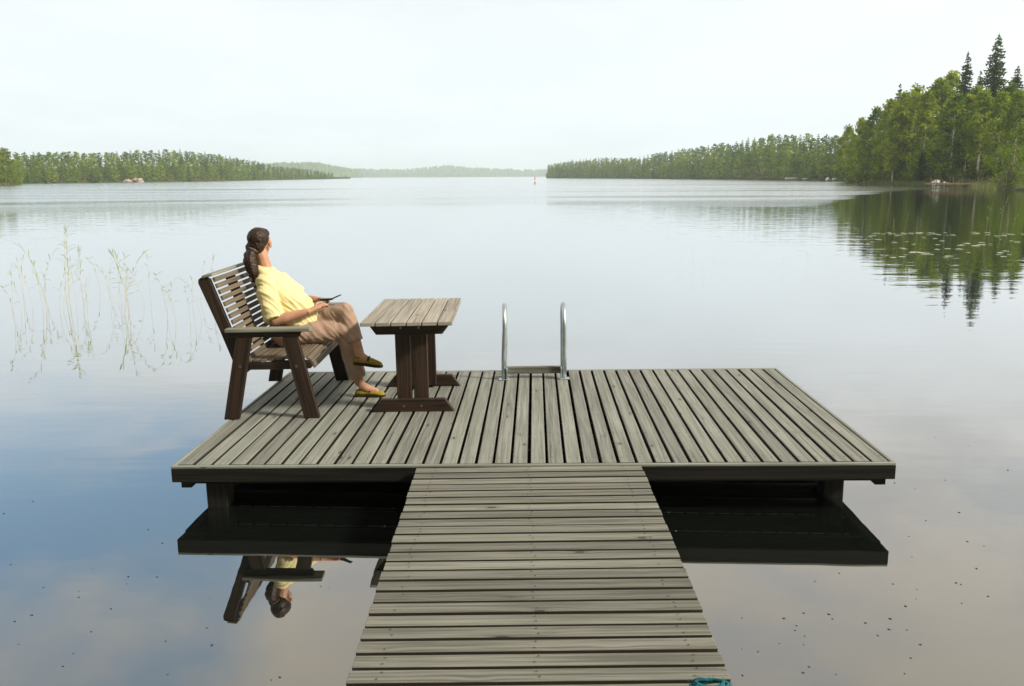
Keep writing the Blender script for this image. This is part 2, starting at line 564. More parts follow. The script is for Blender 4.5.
def shore(name, px):
    pts = GROUND[name][0]
    if px <= pts[0][0]: return pts[0][1], pts[0][2]
    for a, b in zip(pts[:-1], pts[1:]):
        if px <= b[0]:
            f = (px - a[0]) / (b[0] - a[0]); return a[1] + (b[1] - a[1]) * f, a[2] + (b[2] - a[2]) * f
    return pts[-1][1], pts[-1][2]


def ground_z(name, px, dist):
    D, ris = shore(name, px); off = dist - D
    prof = GROUND[name][1]
    for a, b in zip(prof[:-1], prof[1:]):
        if off <= b[0]:
            f = max(0, (off - a[0]) / (b[0] - a[0])); return max((a[1] + (b[1] - a[1]) * f) * ris, 0)
    return prof[-1][1] * ris


land('point_shore', [(846, 232, .8), (870, 205, 1.), (900, 186, 1.), (935, 176, 1.), (970, 160, 1.), (990, 146, 1.), (1015, 128, 1.), (1090, 112, 1.)],
     [(-2, -.6), (0, .05), (4, .5), (15, 1.6), (40, 4.5), (80, 9), (160, 14)])
land('bay_shore', [(546, 930, .5), (600, 760, .55), (640, 640, .6), (700, 500, .9), (760, 410, 1.15), (800, 350, 1.1), (850, 300, 1.), (930, 270, 1.)],
     [(-3, -.8), (0, .1), (5, .8), (25, 3), (60, 7), (140, 11), (260, 11)])
land('wooded_shore', [(-60, 390, .7), (10, 400, .75), (60, 430, .8), (165, 480, 1.1), (220, 560, 1.), (270, 700, .7), (330, 980, .3), (350, 1080, .2)],
     [(-3, -.8), (0, .1), (5, .7), (25, 2.6), (60, 6), (140, 9), (260, 9)])
land('grassy_spit', [(-60, 300, .5), (-20, 305, .5), (6, 312, .4), (18, 320, .1)], [(-2, -.5), (0, .05), (4, .5), (20, 1.), (45, .6), (60, -.5)])
land('hills', [(240, 2500, 1.0), (292, 2600, 1.5), (318, 2700, 1.5), (345, 2900, .9), (362, 3300, .8)],
     [(-4, -1), (0, .3), (30, 5), (90, 14), (200, 24), (340, 24)], 2.)
land('far_hills', [(330, 3900, .7), (365, 4000, 1.0), (395, 4050, .85), (420, 4100, 1.1), (445, 4100, 1.55), (470, 4100, 1.1), (500, 4150, .95), (535, 4200, .8), (560, 4200, .75), (640, 4100, .9)],
     [(-4, -1), (0, .3), (60, 8), (150, 20), (320, 32), (480, 32)], 2.)
mb = MB(); mb.frame()
for i in range(41):
    x = -140 + i * 7
    for (off, z) in ((0, -.6), (1.5, .12), (6, 1.0), (16, 2.6), (45, 5)):
        mb.v.append(Vector((x, -5.2 - off + 1.5 * noise.noise(Vector((x * .1, off * .1, 3))), z)))
for i in range(40):
    for j in range(4): mb.face((i * 5 + j, i * 5 + j + 1, i * 5 + j + 6, i * 5 + j + 5))
tag(mb.build('shore', M['ground'], smooth=True), None, None, kind='structure')

# haze: one even, closed volume round the camera and everything built here
mb = MB(); mb.box((0, 2345, 34.), (6400, 4850, 73))
hm, ht, hp = new_mat('haze_air'); ht.n.remove(hp)
pv = ht.node('ShaderNodeVolumePrincipled'); pv.inputs['Color'].default_value = (.80, .93, 1, 1); pv.inputs['Density'].default_value = .00024
pv.inputs['Anisotropy'].default_value = .2
ht.l.new(pv.outputs[0], ht.n['Material Output'].inputs['Volume'])
hz = mb.build('haze', hm, uv=False); tag(hz, None, None, kind='stuff')
hz.display_type = 'WIRE'


# ------------------------------------------------------------------ trees
def rvec():
    z = U(-1, 1); a = U(0, 2 * pi); s = sqrt(1 - z * z)
    return Vector((s * cos(a), s * sin(a), z))


def leaf(mb, c, size, tone):
    n = rvec(); a = n.orthogonal().normalized(); b = n.cross(a)
    q = U(.6, 1.)
    # a ragged three- or four-cornered tuft
    if R() < .5: mb.tri(c + a * size * U(.7, 1.3), c - a * size * .6 + b * size * q, c - a * size * .6 - b * size * q, tone)
    else: mb.quad(c, a * size * .6 * q, b * size * .6, tone)


def birch_meshes(h, seed, puffs=74, leaves=44, size=.3, slim=1., low=.08):
    random.seed(seed)
    tr = MB(); cr = MB(); cr.frame()
    bend = U(-.5, .5), U(-.5, .5)
    axis = lambda z: Vector((bend[0] * (z / h) ** 2, bend[1] * (z / h) ** 2, z))
    tr.tube([axis(h * k / 8) - Vector((0, 0, .5 if k == 0 else 0)) for k in range(9)], [.17 * (1 - k / 9) * h / 16 + .02 for k in range(9)], 8)
    for k in range(puffs):
        f = (k + R()) / puffs
        z = h * (low + (1.0 - low) * f)
        w = h * .17 * slim * (sin(pi * min(1, .12 + .88 * f) ** .8) ** .65) * U(.55, 1.12)
        if f > .93: w *= .5
        a = k * 2.4 + U(-.5, .5)
        rad = w * sqrt(R()) if R() < .4 else w
        c = axis(z) + Vector((cos(a) * rad, sin(a) * rad, U(-.3, .3)))
        if R() < .6: tr.tube([axis(z - w * .5), axis(z).lerp(c, .55) - Vector((0, 0, w * .15)), c], [.045, .03, .01], 4)
        ps = U(.6, 1.25) * h / 16
        tone0 = U(.05, .8)
        for i in range(leaves):
            v = rvec() * (R() ** .45)
            # drooping, flattened tufts
            q = c + Vector((v.x * ps * 1.05, v.y * ps * 1.05, v.z * ps * .95 - .25 * ps * R()))
            leaf(cr, q, size * U(.6, 1.25), min(1, max(0, tone0 + U(-.2, .2))))
    return tr.mesh('trunk', smooth=True), cr.mesh('crown', uv=False)


def spruce_meshes(h, seed, whorls=50, size=1., spread=.15, low=.08, per=9):
    random.seed(seed)
    tr = MB(); cr = MB(); cr.frame()
    tr.tube([Vector((0, 0, -.5)), Vector((0, 0, h * .4)), Vector((0, 0, h * .8)), Vector((0, 0, h * .99))], [.2 * h / 20, .13 * h / 20, .06, .015], 8)
    for k in range(whorls):
        f = (k + U(0, .7)) / whorls
        z = h * (low + (1 - low) * f)
        L0 = h * spread * (1 - f) ** .72 * min(1, .6 + f * 4) + .16
        nb = per if f < .85 else 5
        for j in range(nb):
            if R() < .08: continue
            L = L0 * U(.55, 1.2); a = 2 * pi * (j + R() * .8) / nb
            d = Vector((cos(a), sin(a), 0)); s = Vector((-sin(a), cos(a), 0))
            tone0 = U(0, .8); zj = U(-.6, .6) * h / whorls
            nseg = max(2, int(L / (.42 * size)))
            for i in range(nseg):
                t = (i + .5) / nseg
                c = Vector((0, 0, z + zj)) + d * (L * t) + Vector((0, 0, -L * .42 * t + L * .16 * t * t * 1.4))
                w = (.15 + .30 * L * .5 * (1 - .65 * t)) * U(.7, 1.2)
                sl = L / nseg * .75
                for sgn in (-1, 1):
                    if R() < .15: continue
                    tip = c + s * sgn * w + Vector((0, 0, -.35 * w)) + d * U(0, .2)
                    cr.tri(c - d * sl, c + d * sl, tip, min(1, max(0, tone0 + U(-.25, .25) + .2 * t)))
                # hanging twigs
                cr.tri(c - d * sl, c + d * sl * .8, c + Vector((U(-.1, .1), U(-.1, .1), -U(.35, .85) * size * (.6 + .4 * (1 - f)))), min(1, max(0, tone0 + U(-.2, .1))))
    # leader
    for i in range(4):
        a = i * pi / 2
        cr.tri(Vector((.1 * cos(a), .1 * sin(a), h * .965)), Vector((.1 * cos(a + 1.5), .1 * sin(a + 1.5), h * .965)), Vector((0, 0, h * 1.01)), .5)
    return tr.mesh('trunk', smooth=True), cr.mesh('crown', uv=False)


BIRCH = [birch_meshes(16, 100 + i, slim=(.95, 1.1, .8, 1.25, 1.)[i], low=(.05, .12, .04, .06, .2)[i]) for i in range(5)]
SPRUCE = [spruce_meshes(22, 200 + i, spread=(.15, .18, .135, .165)[i]) for i in range(4)]
for t_, c_ in BIRCH: t_.materials.append(M['birch_bark']); c_.materials.append(M['birch_leaf'])
for t_, c_ in SPRUCE: t_.materials.append(M['trunk']); c_.materials.append(M['spruce_leaf'])
random.seed(11)


def place_tree(kind, px, top, dist, area, label, group=None, var=None, zrot=None, wide=1.):
    lib, h0, name = (BIRCH, 16, 'birch_tree') if kind == 'b' else (SPRUCE, 22, 'spruce_tree')
    z = ground_z(area, px, dist)
    H = max(2.5, height_at(px, top, dist) - z)
    tm, cm = lib[var if var is not None else random.randrange(len(lib))]
    b = ray(px, top + 12); b = Vector((b.x, b.y, 0)).normalized()      # the column is where the top shows
    o = thing(name, label, 'tree', (b.x * dist, b.y * dist, z), (0, 0, U(0, 6.28) if zrot is None else zrot), group)
    s = H / h0
    wd = wide * s ** .5 if s < 1 else wide * s
    o.scale = (wd, wd, s)
    add('trunk', tm, None, o); add('crown', cm, None, o)
    return o


G = 'birches in the wood on the near right shore'
GS = 'spruces in the wood on the near right shore'
A = 'point_shore'
place_tree('s', 998, 33, 205, A, 'tallest dark spruce rising above all trees on the right shore', var=1, wide=1.1)
place_tree('s', 967.5, 51, 214, A, 'second tallest dark spruce, left of the tallest one on the right shore', var=0, wide=.95)
place_tree('s', 980, 70, 216, A, 'thin spruce tip between the two tallest spruces on the right shore', var=2, wide=.9)
place_tree('s', 1017, 66, 192, A, 'dark spruce at the right edge of the photo beside the tallest spruce', var=3, wide=1.1)
place_tree('s', 899.5, 83, 228, A, 'small dark spruce tip poking above the birches left of the point', var=2)
place_tree('s', 946, 78, 226, A, 'dark spruce top just left of the second tallest spruce', var=0)
place_tree('b', 861, 119, 220, A, 'rounded green birch at the left end of the point, leftmost of its wood', var=1)
place_tree('b', 928, 92, 184, A, 'birch with a bright white trunk in the middle of the right wood', var=2)
place_tree('b', 984, 92, 174, A, 'broad yellowish birch with a pale trunk below the tallest spruce', var=4, wide=1.1)
place_tree('b', 956, 96, 178, A, 'broad round dark green birch right of the white trunked birch', var=3, wide=1.15)
for px, top, d in ((877, 108, 208), (889, 101, 200), (904, 93, 197), (915, 88, 192), (941, 80, 194), (953, 73, 222), (970, 97, 180), (1003, 92, 168), (1020, 92, 160),
                   (848, 127, 240), (868, 122, 212), (897, 108, 192), (922, 100, 196), (935, 86, 205), (1012, 84, 185), (886, 112, 222), (1030, 88, 170), (910, 100, 215), (975, 88, 200)):
    place_tree('b', px, top, d, A, 'leafy green birch crowded among others in the right shore wood', G)
for px, top, d in ((872, 135, 215), (910, 128, 200), (936, 126, 188), (948, 118, 192), (1005, 108, 178), (992, 80, 210), (1024, 88, 178), (962, 112, 190), (922, 150, 182), (882, 148, 204), (1034, 70, 190), (1040, 100, 165)):
    place_tree('s', px, top, d, A, 'shaded dark spruce half hidden between birches on the right shore', GS)


def shrub(px, top, dist, label, area=A, wide=1., group=None, seed=1):
    random.seed(seed)
    z = ground_z(area, px, dist); H = height_at(px, top, dist) - z
    b = bearing(px)
    o = thing('shrub', label, 'shrub', (b.x * dist, b.y * dist, z), (0, 0, 0), group)
    st = MB(); cr = MB(); cr.frame()
    for k in range(9):
        a = U(0, 6.28); w = H * .42 * wide * R()
        e = Vector((cos(a) * w, sin(a) * w, H * U(.5, .95)))
        st.tube([Vector((cos(a) * .15, sin(a) * .15, -.2)), e * .5 + Vector((0, 0, H * .1)), e], [.05, .035, .01], 5)
    for k in range(int(34 * wide)):
        f = R(); a = U(0, 6.28); w = H * .48 * wide * sqrt(sin(pi * (.1 + .8 * f))) * (R() ** .4)
        c = Vector((cos(a) * w, sin(a) * w, H * (.04 + .90 * f))); t0 = U(.05, .85)
        for i in range(34):
            leaf(cr, c + rvec() * (R() ** .5) * H * .14, U(.1, .2), min(1, max(0, t0 + U(-.2, .2))))
    st.build('stem', M['trunk'], o, smooth=True); cr.build('foliage', M['shrub_leaf'], o, uv=False)
    return o


shrub(1010, 143, 134, 'large round bright green bush at the waterline on the far right', wide=1.0, seed=5)
shrub(1034, 150, 126, 'green bush cut off by the right edge of the photo', wide=1.0, seed=8)
shrub(986, 163, 160, 'small fresh green bush under the birches behind the brown jetty', wide=.9, seed=6)
shrub(972, 168, 168, 'low bright green bush just left of the small fresh green bush', wide=1.1, seed=7)
UG = 'bushes under the trees of the right shore'
for k, (px, top, d) in enumerate(((853, 168, 229), (862, 166, 218), (871, 170, 209), (880, 167, 203), (890, 168, 197), (899, 165, 193), (908, 168, 190), (917, 166, 187), (926, 168, 184), (936, 165, 182), (946, 167, 178), (956, 168, 175), (996, 166, 160), (902, 160, 200), (875, 160, 214), (920, 158, 196), (940, 158, 190), (960, 160, 186))):
    shrub(px, top, d, 'dark green bush in the shade at the foot of the right shore wood', wide=1.5, group=UG, seed=60 + k)
random.seed(21)
# the trees on the far left edge
place_tree('b', 4, 149, 316, 'grassy_spit', 'yellow green tree at the left edge of the photo, nearest on that side', var=3, wide=1.25)
place_tree('b', -9, 147, 314, 'grassy_spit', 'tree partly outside the left edge of the photo', var=1, wide=1.3)
shrub(12, 166, 318, 'low yellow green bush beside the tree at the left edge', area='grassy_spit', seed=9)


# small far trees, each one object, built light
def far_mesh(kind, seed):
    random.seed(seed)
    cr = MB(); cr.frame()
    if kind == 's':
        h = 12.
        for k in range(15):
            f = (k + .3) / 15; z = h * (.04 + .96 * f); L0 = 2.1 * (1 - f) ** .75 + .15
            for j in range(7):
                a = 2 * pi * (j + R()) / 7; L = L0 * U(.6, 1.2); d = Vector((cos(a), sin(a), 0)); s = Vector((-sin(a), cos(a), 0))
                c = Vector((0, 0, z)); t = U(0, 1)
                cr.tri(c + d * .1 + Vector((0, 0, .35)), c + d * L + s * .45 * L0 - Vector((0, 0, L * .4)), c + d * L - s * .45 * L0 - Vector((0, 0, L * .45)), t)
    elif kind == 'p':
        h = 12.
        for k in range(17):
            f = (k + R()) / 17; z = h * (.45 + .52 * f)
            w = 1.7 * (sin(pi * min(1, .2 + .72 * f))) ** .6 * U(.5, 1.1); a = k * 2.4
            c = Vector((cos(a) * w * .8, sin(a) * w * .8, z)); t0 = U(0, .8)
            for i in range(15):
                v = rvec() * (R() ** .4); leaf(cr, c + Vector((v.x, v.y, v.z * .6)) * .9, U(.25, .5), min(1, max(0, t0 + U(-.2, .2))))
    else:
        h = 12.
        for k in range(26):
            f = (k + R()) / 26; z = h * (.05 + .92 * f)
            w = 2.6 * (sin(pi * min(1, .12 + .86 * f) ** .8) ** .65) * U(.5, 1.1); a = k * 2.4
            c = Vector((cos(a) * w * .8, sin(a) * w * .8, z)); t0 = U(0, .8)
            for i in range(14):
                v = rvec() * (R() ** .4); leaf(cr, c + Vector((v.x, v.y, v.z * .9)) * .95, U(.3, .6), min(1, max(0, t0 + U(-.2, .2))))
    n0 = len(cr.f)
    b = len(cr.v)
    for k in range(5): cr.v.append(Vector((.14 * cos(k * 1.2566), .14 * sin(k * 1.2566), -.6)))
    for k in range(5): cr.v.append(Vector((.05 * cos(k * 1.2566), .05 * sin(k * 1.2566), h * .85)))
    for k in range(5):
        cr.f.append((b + k, b + (k + 1) % 5, b + 5 + (k + 1) % 5, b + 5 + k)); cr.fr.append(0); cr.tn.append(.5)
    me = cr.mesh('far_tree', uv=False)
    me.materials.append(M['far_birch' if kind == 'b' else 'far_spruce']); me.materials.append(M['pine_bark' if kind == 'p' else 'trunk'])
    for i in range(n0, n0 + 5): me.polygons[i].material_index = 1
    return me


FAR = {k: [far_mesh(k, 300 + i + {'s': 50, 'b': 0, 'p': 90}[k]) for i in range(4)] for k in 'sbp'}
random.seed(33)


def interp(tab, x):
    for a, b in zip(tab[:-1], tab[1:]):
        if x <= b[0]: return a[1] + (b[1] - a[1]) * max(0, (x - a[0]) / (b[0] - a[0]))
    return tab[-1][1]


def wood_rows(area, tops, x0, x1, rows, labels, group, spruce_share):
    for off, step, frac in rows:
        px = x0
        while px < x1:
            D, ris = shore(area, px)
            dist = D + off + U(-.2, .2) * max(off, 6)
            ppm = F_PX / dist
            kind = 'b' if R() > spruce_share(off) else ('s' if R() < .45 else 'p')
            z = ground_z(area, px, dist)
            zt = height_at(px, interp(tops, px), dist)
            H = (zt - z) * frac * (U(.94, 1.02) if off > 30 else U(.88, 1.05))
            if kind == 's': H *= 1.06
            H = min(max(H, 5.), 19.)
            me = random.choice(FAR[kind])
            o = bpy.data.objects.new({'s': 'spruce_tree', 'b': 'birch_tree', 'p': 'pine_tree'}[kind], me); COL.objects.link(o)
            b = bearing(px)
            o.location = (b.x * dist, b.y * dist, z)
            s = H / 12; w = U(1.0, 1.4) * (s ** .6)
            o.scale = (w, w, s); o.rotation_euler = (0, 0, U(0, 6.28))
            tag(o, labels['sbp'.index(kind)], 'tree', group['sbp'.index(kind)])
            px += step * ppm * U(.7, 1.3)


wood_rows('bay_shore', [(546, 165), (570, 160), (600, 158), (640, 157), (655, 153), (700, 146), (730, 142), (770, 134), (800, 134), (840, 134), (900, 130)], 549, 868,
          ((3, 3.5, .62), (14, 3.5, .78), (34, 3.7, .92), (64, 3.8, 1.0)),
          ('narrow green spruce in the hazy wood across the bay on the right', 'rounded green birch in the hazy wood across the bay on the right', 'bare stemmed pine in the hazy wood across the bay on the right'),
          ('spruces across the bay', 'birches across the bay', 'pines across the bay'), lambda o: .3 if o < 20 else .62)
wood_rows('wooded_shore', [(-20, 152), (20, 152), (60, 151), (110, 152), (140, 150), (165, 149), (200, 151), (240, 158), (275, 165), (300, 168), (335, 173)], 2, 332,
          ((3, 3.7, .55), (16, 3.8, .72), (36, 4.0, .9), (66, 4.2, 1.0)),
          ('pale green spruce in the long hazy wood on the left shore', 'pale green birch in the long hazy wood on the left shore', 'bare stemmed pine in the long hazy wood on the left shore'),
          ('spruces on the left shore', 'birches on the left shore', 'pines on the left shore'), lambda o: .35 if o < 20 else .65)

# the forest on the far hills reads as one mass
mb = MB(); mb.frame()
for i in range(2600):
    if i < 900: area, px, off = 'hills', U(242, 360), U(2, 230)
    else: area, px, off = 'far_hills', U(332, 630), U(2, 330)
    D, ris = shore(area, px); dist = D + off
    z = ground_z(area, px, dist); b = bearing(px); H = U(10, 17); w = U(3.5, 6.5)
    c = Vector((b.x * dist, b.y * dist, z)); t0 = R()
    n = 6
    base = [c + Vector((cos(2 * pi * k / n) * w, sin(2 * pi * k / n) * w, H * U(.05, .2))) for k in range(n)]
    top = c + Vector((0, 0, H))
    mid = [c + Vector((cos(2 * pi * k / n + .3) * w * .8, sin(2 * pi * k / n + .3) * w * .8, H * U(.55, .8))) for k in range(n)]
    for k in range(n):
        j = (k + 1) % n
        mb.tri(base[k], base[j], mid[k], t0); mb.tri(base[j], mid[j], mid[k], t0); mb.tri(mid[k], mid[j], top, t0)
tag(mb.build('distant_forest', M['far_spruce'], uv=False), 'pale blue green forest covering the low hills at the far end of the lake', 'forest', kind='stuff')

# unseen wood added behind the camera to cut sky light on near faces
mb = MB(); mb.frame()
for i in range(84):
    x = -130 + 260 * (i + U(-.3, .3)) / 84; y = -U(10, 24); H = U(17, 23); t0 = R()
    for k in range(190):
        f = R(); w = H * .18 * sqrt(sin(pi * (.06 + .9 * f))); a = U(0, 6.28)
        leaf(mb, Vector((x + cos(a) * w, y + sin(a) * w, 1 + H * f)), U(.7, 1.4), min(1, max(0, t0 + U(-.3, .3))))
tag(mb.build('unseen_shade_wood', M['birch_leaf'], uv=False), 'unseen leafy wood added behind the camera to block sky light', 'wood', kind='stuff')

# ------------------------------------------------------------------ shore details
random.seed(44)
mb = MB(); mb.frame()
for i in range(2600):
    px = U(868, 940) if R() < .8 else U(940, 1000); D, _ = shore('point_shore', px); dist = D + U(-3.5, 2.5); b = bearing(px)
    c = Vector((b.x * dist, b.y * dist, 0)); h = U(.4, 1.15); a = U(0, 6.28); w = Vector((cos(a), sin(a), 0)) * U(.03, .07)
    l = Vector((U(-.25, .25), U(-.25, .25), h))
    mb.tri(c - w, c + w, c + l, R())
for i in range(700):
    px = U(-30, 24); D, _ = shore('grassy_spit', px); dist = D + U(-2, 6); b = bearing(px)
    c = Vector((b.x * dist, b.y * dist, 0.1)); h = U(.4, 1.0); w = Vector((U(-.1, .1), U(-.1, .1), 0))
    mb.tri(c - w, c + w, c + Vector((U(-.2, .2), U(-.2, .2), h)), R())
tag(mb.build('shore_grass', M['grass'], uv=False), 'tall yellow green grass fringing the waterline at the foot of the trees', 'grass', kind='stuff')


def boulder(name, px, dist, z, size, mat, label, cat='rock', group=None, seed=0):
    b = bearing(px)
    bm = bmesh.new(); bmesh.ops.create_icosphere(bm, subdivisions=3, radius=1)
    for v in bm.verts:
        k = 1 + .5 * noise.noise(v.co * 1.6 + Vector((seed, 0, 0))) + .25 * noise.noise(v.co * 4 + Vector((seed, 3, 0)))
        v.co = Vector((v.co.x * size[0], v.co.y * size[1], v.co.z * size[2])) * k
    me = bpy.data.meshes.new(name); bm.to_mesh(me); bm.free()
    o = add(name, me, mat); o.location = (b.x * dist, b.y * dist, z); o.rotation_euler = (0, 0, -atan2(b.x, b.y))
    return tag(o, label, cat, group)


boulder('rock_outcrop', 136, 464, 1.2, (2.2, 1.5, 1.0), M['rock'], 'pink bare rock slab on the left shore below the wood', seed=2)
boulder('rock_outcrop', 126, 461, .6, (1.8, 1.4, .9), M['rock'], 'smaller pink rock just left of the bare rock slab', seed=5)
boulder('rock_outcrop', 139, 459, .2, (1.6, 1.2, .8), M['rock'], 'low pale rock at the waterline right of the rock slab', seed=9)
boulder('boulder', 937.5, 172, .55, (.75, .6, .5), M['white'], 'white boulder at the left end of the brown jetty on the right shore', seed=3)
boulder('boulder', 946, 171.5, .42, (.5, .5, .3), M['white'], 'flat whitish stone beside the white boulder on the right shore', seed=4)
boulder('boulder', 829, 318, .6, (.9, .7, .6), M['white'], 'pale stone on the bay shore right of the white boats', seed=6)
boulder('boulder', 836, 316, .6, (.8, .7, .6), M['white'], 'rightmost pale stone on the bay shore by the dark trees', seed=7)


def jetty():
    b = bearing(962); D = 158.0
    o = thing('jetty', 'low brown wooden jetty with upright stakes along the right shore', 'jetty', (b.x * D, b.y * D, 0), (0, 0, -atan2(b.x, b.y) - .12))
    m = MB()
    for k in range(26): m.box((-5.2 + k * .4, 0, .62), (.37, 1.3, .06))
    m.build('walking_boards', M['plank'], o)
    m = MB(); m.box((0, -.6, .5), (10.2, .08, .16)); m.build('edge_beam', M['plank'], o)
    for k in range(22):
        m = MB(); x = -5 + k * .47 + U(-.12, .12)
        m.tube([(x, .8, -.4), (x + U(-.06, .06), .8, U(1.0, 1.75))], .05, 6)
        m.build('stake', M['plank'] if k % 3 else M['trunk'], o)


jetty()


def boat(px, dist, label, ang, s=1.):
    b = bearing(px)
    o = thing('rowing_boat', label, 'boat', (b.x * dist, b.y * dist, .28), (0, 0, -atan2(b.x, b.y) + ang), 'white boats on the bay shore')
    o.scale = (s, s, s)
    m = MB(); rings = []
    for k in range(9):
        f = k / 8; x = -2.2 + 4.4 * f; w = .72 * (1 - abs(2 * f - .85) ** 3 * .55) if f < .95 else .12
        kz = .1 + .35 * max(0, f - .6) ** 1.5
        rings.append([Vector((x, -w, .62 + .25 * f * f)), Vector((x, -w * .75, .2 + kz)), Vector((x, 0, kz - .12)), Vector((x, w * .75, .2 + kz)), Vector((x, w, .62 + .25 * f * f)),
                      Vector((x, w * .9, .60 + .25 * f * f)), Vector((x, 0, .1 + kz)), Vector((x, -w * .9, .60 + .25 * f * f))])
    m.loft(rings); m.build('hull', M['white'], o, smooth=False)
    for x in (-.9, .5):
        m = MB(); m.box((x, 0, .5), (.28, 1.15, .04)); m.build('thwart', M['plank'], o)


boat(794, 352, 'longer white rowing boat at the waterline across the bay', .15, 1.35)
boat(809.5, 345, 'shorter white rowing boat right of the longer one across the bay', -.2, 1.0)


def buoy():
    p = water_pt(535, 184)
    o = thing('spar_buoy', 'tiny red and white spar buoy floating in the middle of the lake', 'buoy', p)
    m = MB(); m.tube([(0, 0, -.6), (0, 0, .2), (0, 0, 1.5)], [.16, .16, .11], 10); m.build('pole', M['red'], o, smooth=False)
    m = MB(); m.tube([(0, 0, .62), (0, 0, 1.02)], [.151, .138], 10); m.build('white_band', M['white'], o)
    m = MB(); m.tube([(0, 0, 1.5), (0, 0, 1.95)], [.2, .04], 10); m.build('topmark', M['red'], o)


buoy()

# ------------------------------------------------------------------ reeds, pads, specks
def reed_meshes(h, seed, arch):
    random.seed(seed)
    st = MB(); lf = MB(); lf.frame()
    a = U(0, 6.28); la = Vector((cos(a), sin(a), 0))
    la = Vector((abs(la.x) * (1 if R() < .6 else -1), la.y * .5, 0))
    path = [Vector((0, 0, -.25)) + Vector((0, 0, (h + .25) * k / 8)) * 1.0 + la * (arch * h * (k / 8) ** 2.4) - Vector((0, 0, arch * h * .35 * (k / 8) ** 4)) for k in range(9)]
    st.tube(path, [.0024 * (1 - k / 10) + .0007 for k in range(9)], 5)
    for k in range(5):
        f = .5 + .1 * k + U(-.03, .03); i = min(7, int(f * 8)); p = path[i].lerp(path[i + 1], f * 8 - i)
        b = U(0, 6.28); d = Vector((cos(b), sin(b) * .6, 0)); L = U(.12, .24) * h; up = U(.9, 1.6)
        w = Vector((0, 0, 1)).cross(d).normalized() * .0055 + Vector((0, 0, .0035))
        pts = [p + d * (L * t) + Vector((0, 0, L * (up * t - .8 * t * t))) for t in (0, .35, .7, 1.)]
        t0 = R()
        n = len(lf.v); lf.v += [pts[0] - w * .6, pts[0] + w * .6, pts[1] - w, pts[1] + w, pts[2] - w * .7, pts[2] + w * .7, pts[3]]
        for q in ((0, 1, 3, 2), (2, 3, 5, 4), (4, 5, 6)): lf.f.append(tuple(n + j for j in q)); lf.fr.append(0); lf.tn.append(t0)
    # feathery head
    for k in range(10):
        p = path[-1] + (path[-1] - path[-2]).normalized() * (U(-.10, .02) * h)
        e = p + (path[-1] - path[-2]).normalized() * U(.03, .08) + Vector((U(-.03, .03), U(-.03, .03), U(-.02, .02)))
        w = Vector((.0028, 0, .002)); lf.tri(p - w, p + w, e, U(.4, 1))
    return st.mesh('stem', smooth=True), lf.mesh('leaves', uv=False)


REED = [reed_meshes(1.0, 500 + i, (.2, .55, .35, .1, .7, .42, .28, .15)[i]) for i in range(8)]
for s_, l_ in REED: s_.materials.append(M['reed_stem']); l_.materials.append(M['reed'])
random.seed(55)


def reed(px, py, hpx, label, group, v=None, thin=1.):
    p = water_pt(px, py); s = hpx * p.length / F_PX
    o = thing('reed', label, 'reed', p, (U(-.08, .08), U(-.13, .13), U(-.5, .5) + (pi if R() < .35 else 0)), group)
    st, lf = REED[random.randrange(8) if v is None else v]
    add('stem', st, None, o); add('leaves', lf, None, o)
    o.scale = (s * thin, s * thin, s)


LG = 'reeds standing in the water left of the bench'
for cx, by, n, hp, sp in ((34, 304, 6, 68, 9), (52, 312, 3, 60, 7), (75, 306, 7, 70, 8), (84, 318, 2, 62, 5), (107, 298, 4, 52, 8), (124, 306, 6, 72, 7), (131, 318, 2, 60, 4),
                          (153, 302, 2, 58, 5), (171, 312, 2, 62, 5), (181, 318, 2, 64, 6), (197, 312, 2, 60, 6), (208, 302, 2, 56, 5), (10, 316, 2, 60, 6), (20, 300, 1, 52, 6)):
    for k in range(n):
        reed(cx + U(-sp, sp) * 1.7, by + U(-9, 9), hp * U(.55, 1.0), 'thin pale green reed in the scattered stand on the calm water left of the bench', LG)
RG = 'lone reeds on the right of the lake'
for px, py, hp in ((884, 236, 36), (905, 238, 38), (921, 240, 30), (870, 232, 24), (984, 240, 42), (1000, 228, 44), (1012, 236, 34), (950, 246, 26), (894, 250, 40), (862, 228, 20)):
    reed(px, py, hp * .7, 'thin lone reed standing among the lily pads on the right', RG, thin=.6)
FG = 'faint sparse reeds right of centre'
for px, py, hp in ((681, 268, 16), (692, 272, 18), (712, 268, 14), (724, 270, 12), (755, 262, 8), (808, 266, 14), (782, 272, 13), (842, 262, 8), (830, 262, 7), (704, 276, 12)):
    reed(px, py, hp, 'faint short reed in open water right of the lake centre', FG, thin=.7)


def pad_mesh(seed):
    random.seed(seed)
    m = MB(); m.frame(); n = 14; a0 = U(0, 6.28)
    ring = []
    for k in range(n):
        a = a0 + .18 + (2 * pi - .36) * k / (n - 1); r = U(.85, 1.08)
        ring.append(Vector((cos(a) * r, sin(a) * r, U(.0, .05))))
    b = len(m.v); m.v += [Vector((0, 0, 0))] + ring + [Vector((p.x * .97, p.y * .97, p.z - .04)) for p in ring]
    for k in range(n - 1):
        m.face((b, b + 1 + k, b + 2 + k)); m.face((b + 1 + k, b + 1 + n + k, b + 2 + n + k, b + 2 + k))
    return m.mesh('lily_pad', uv=False)


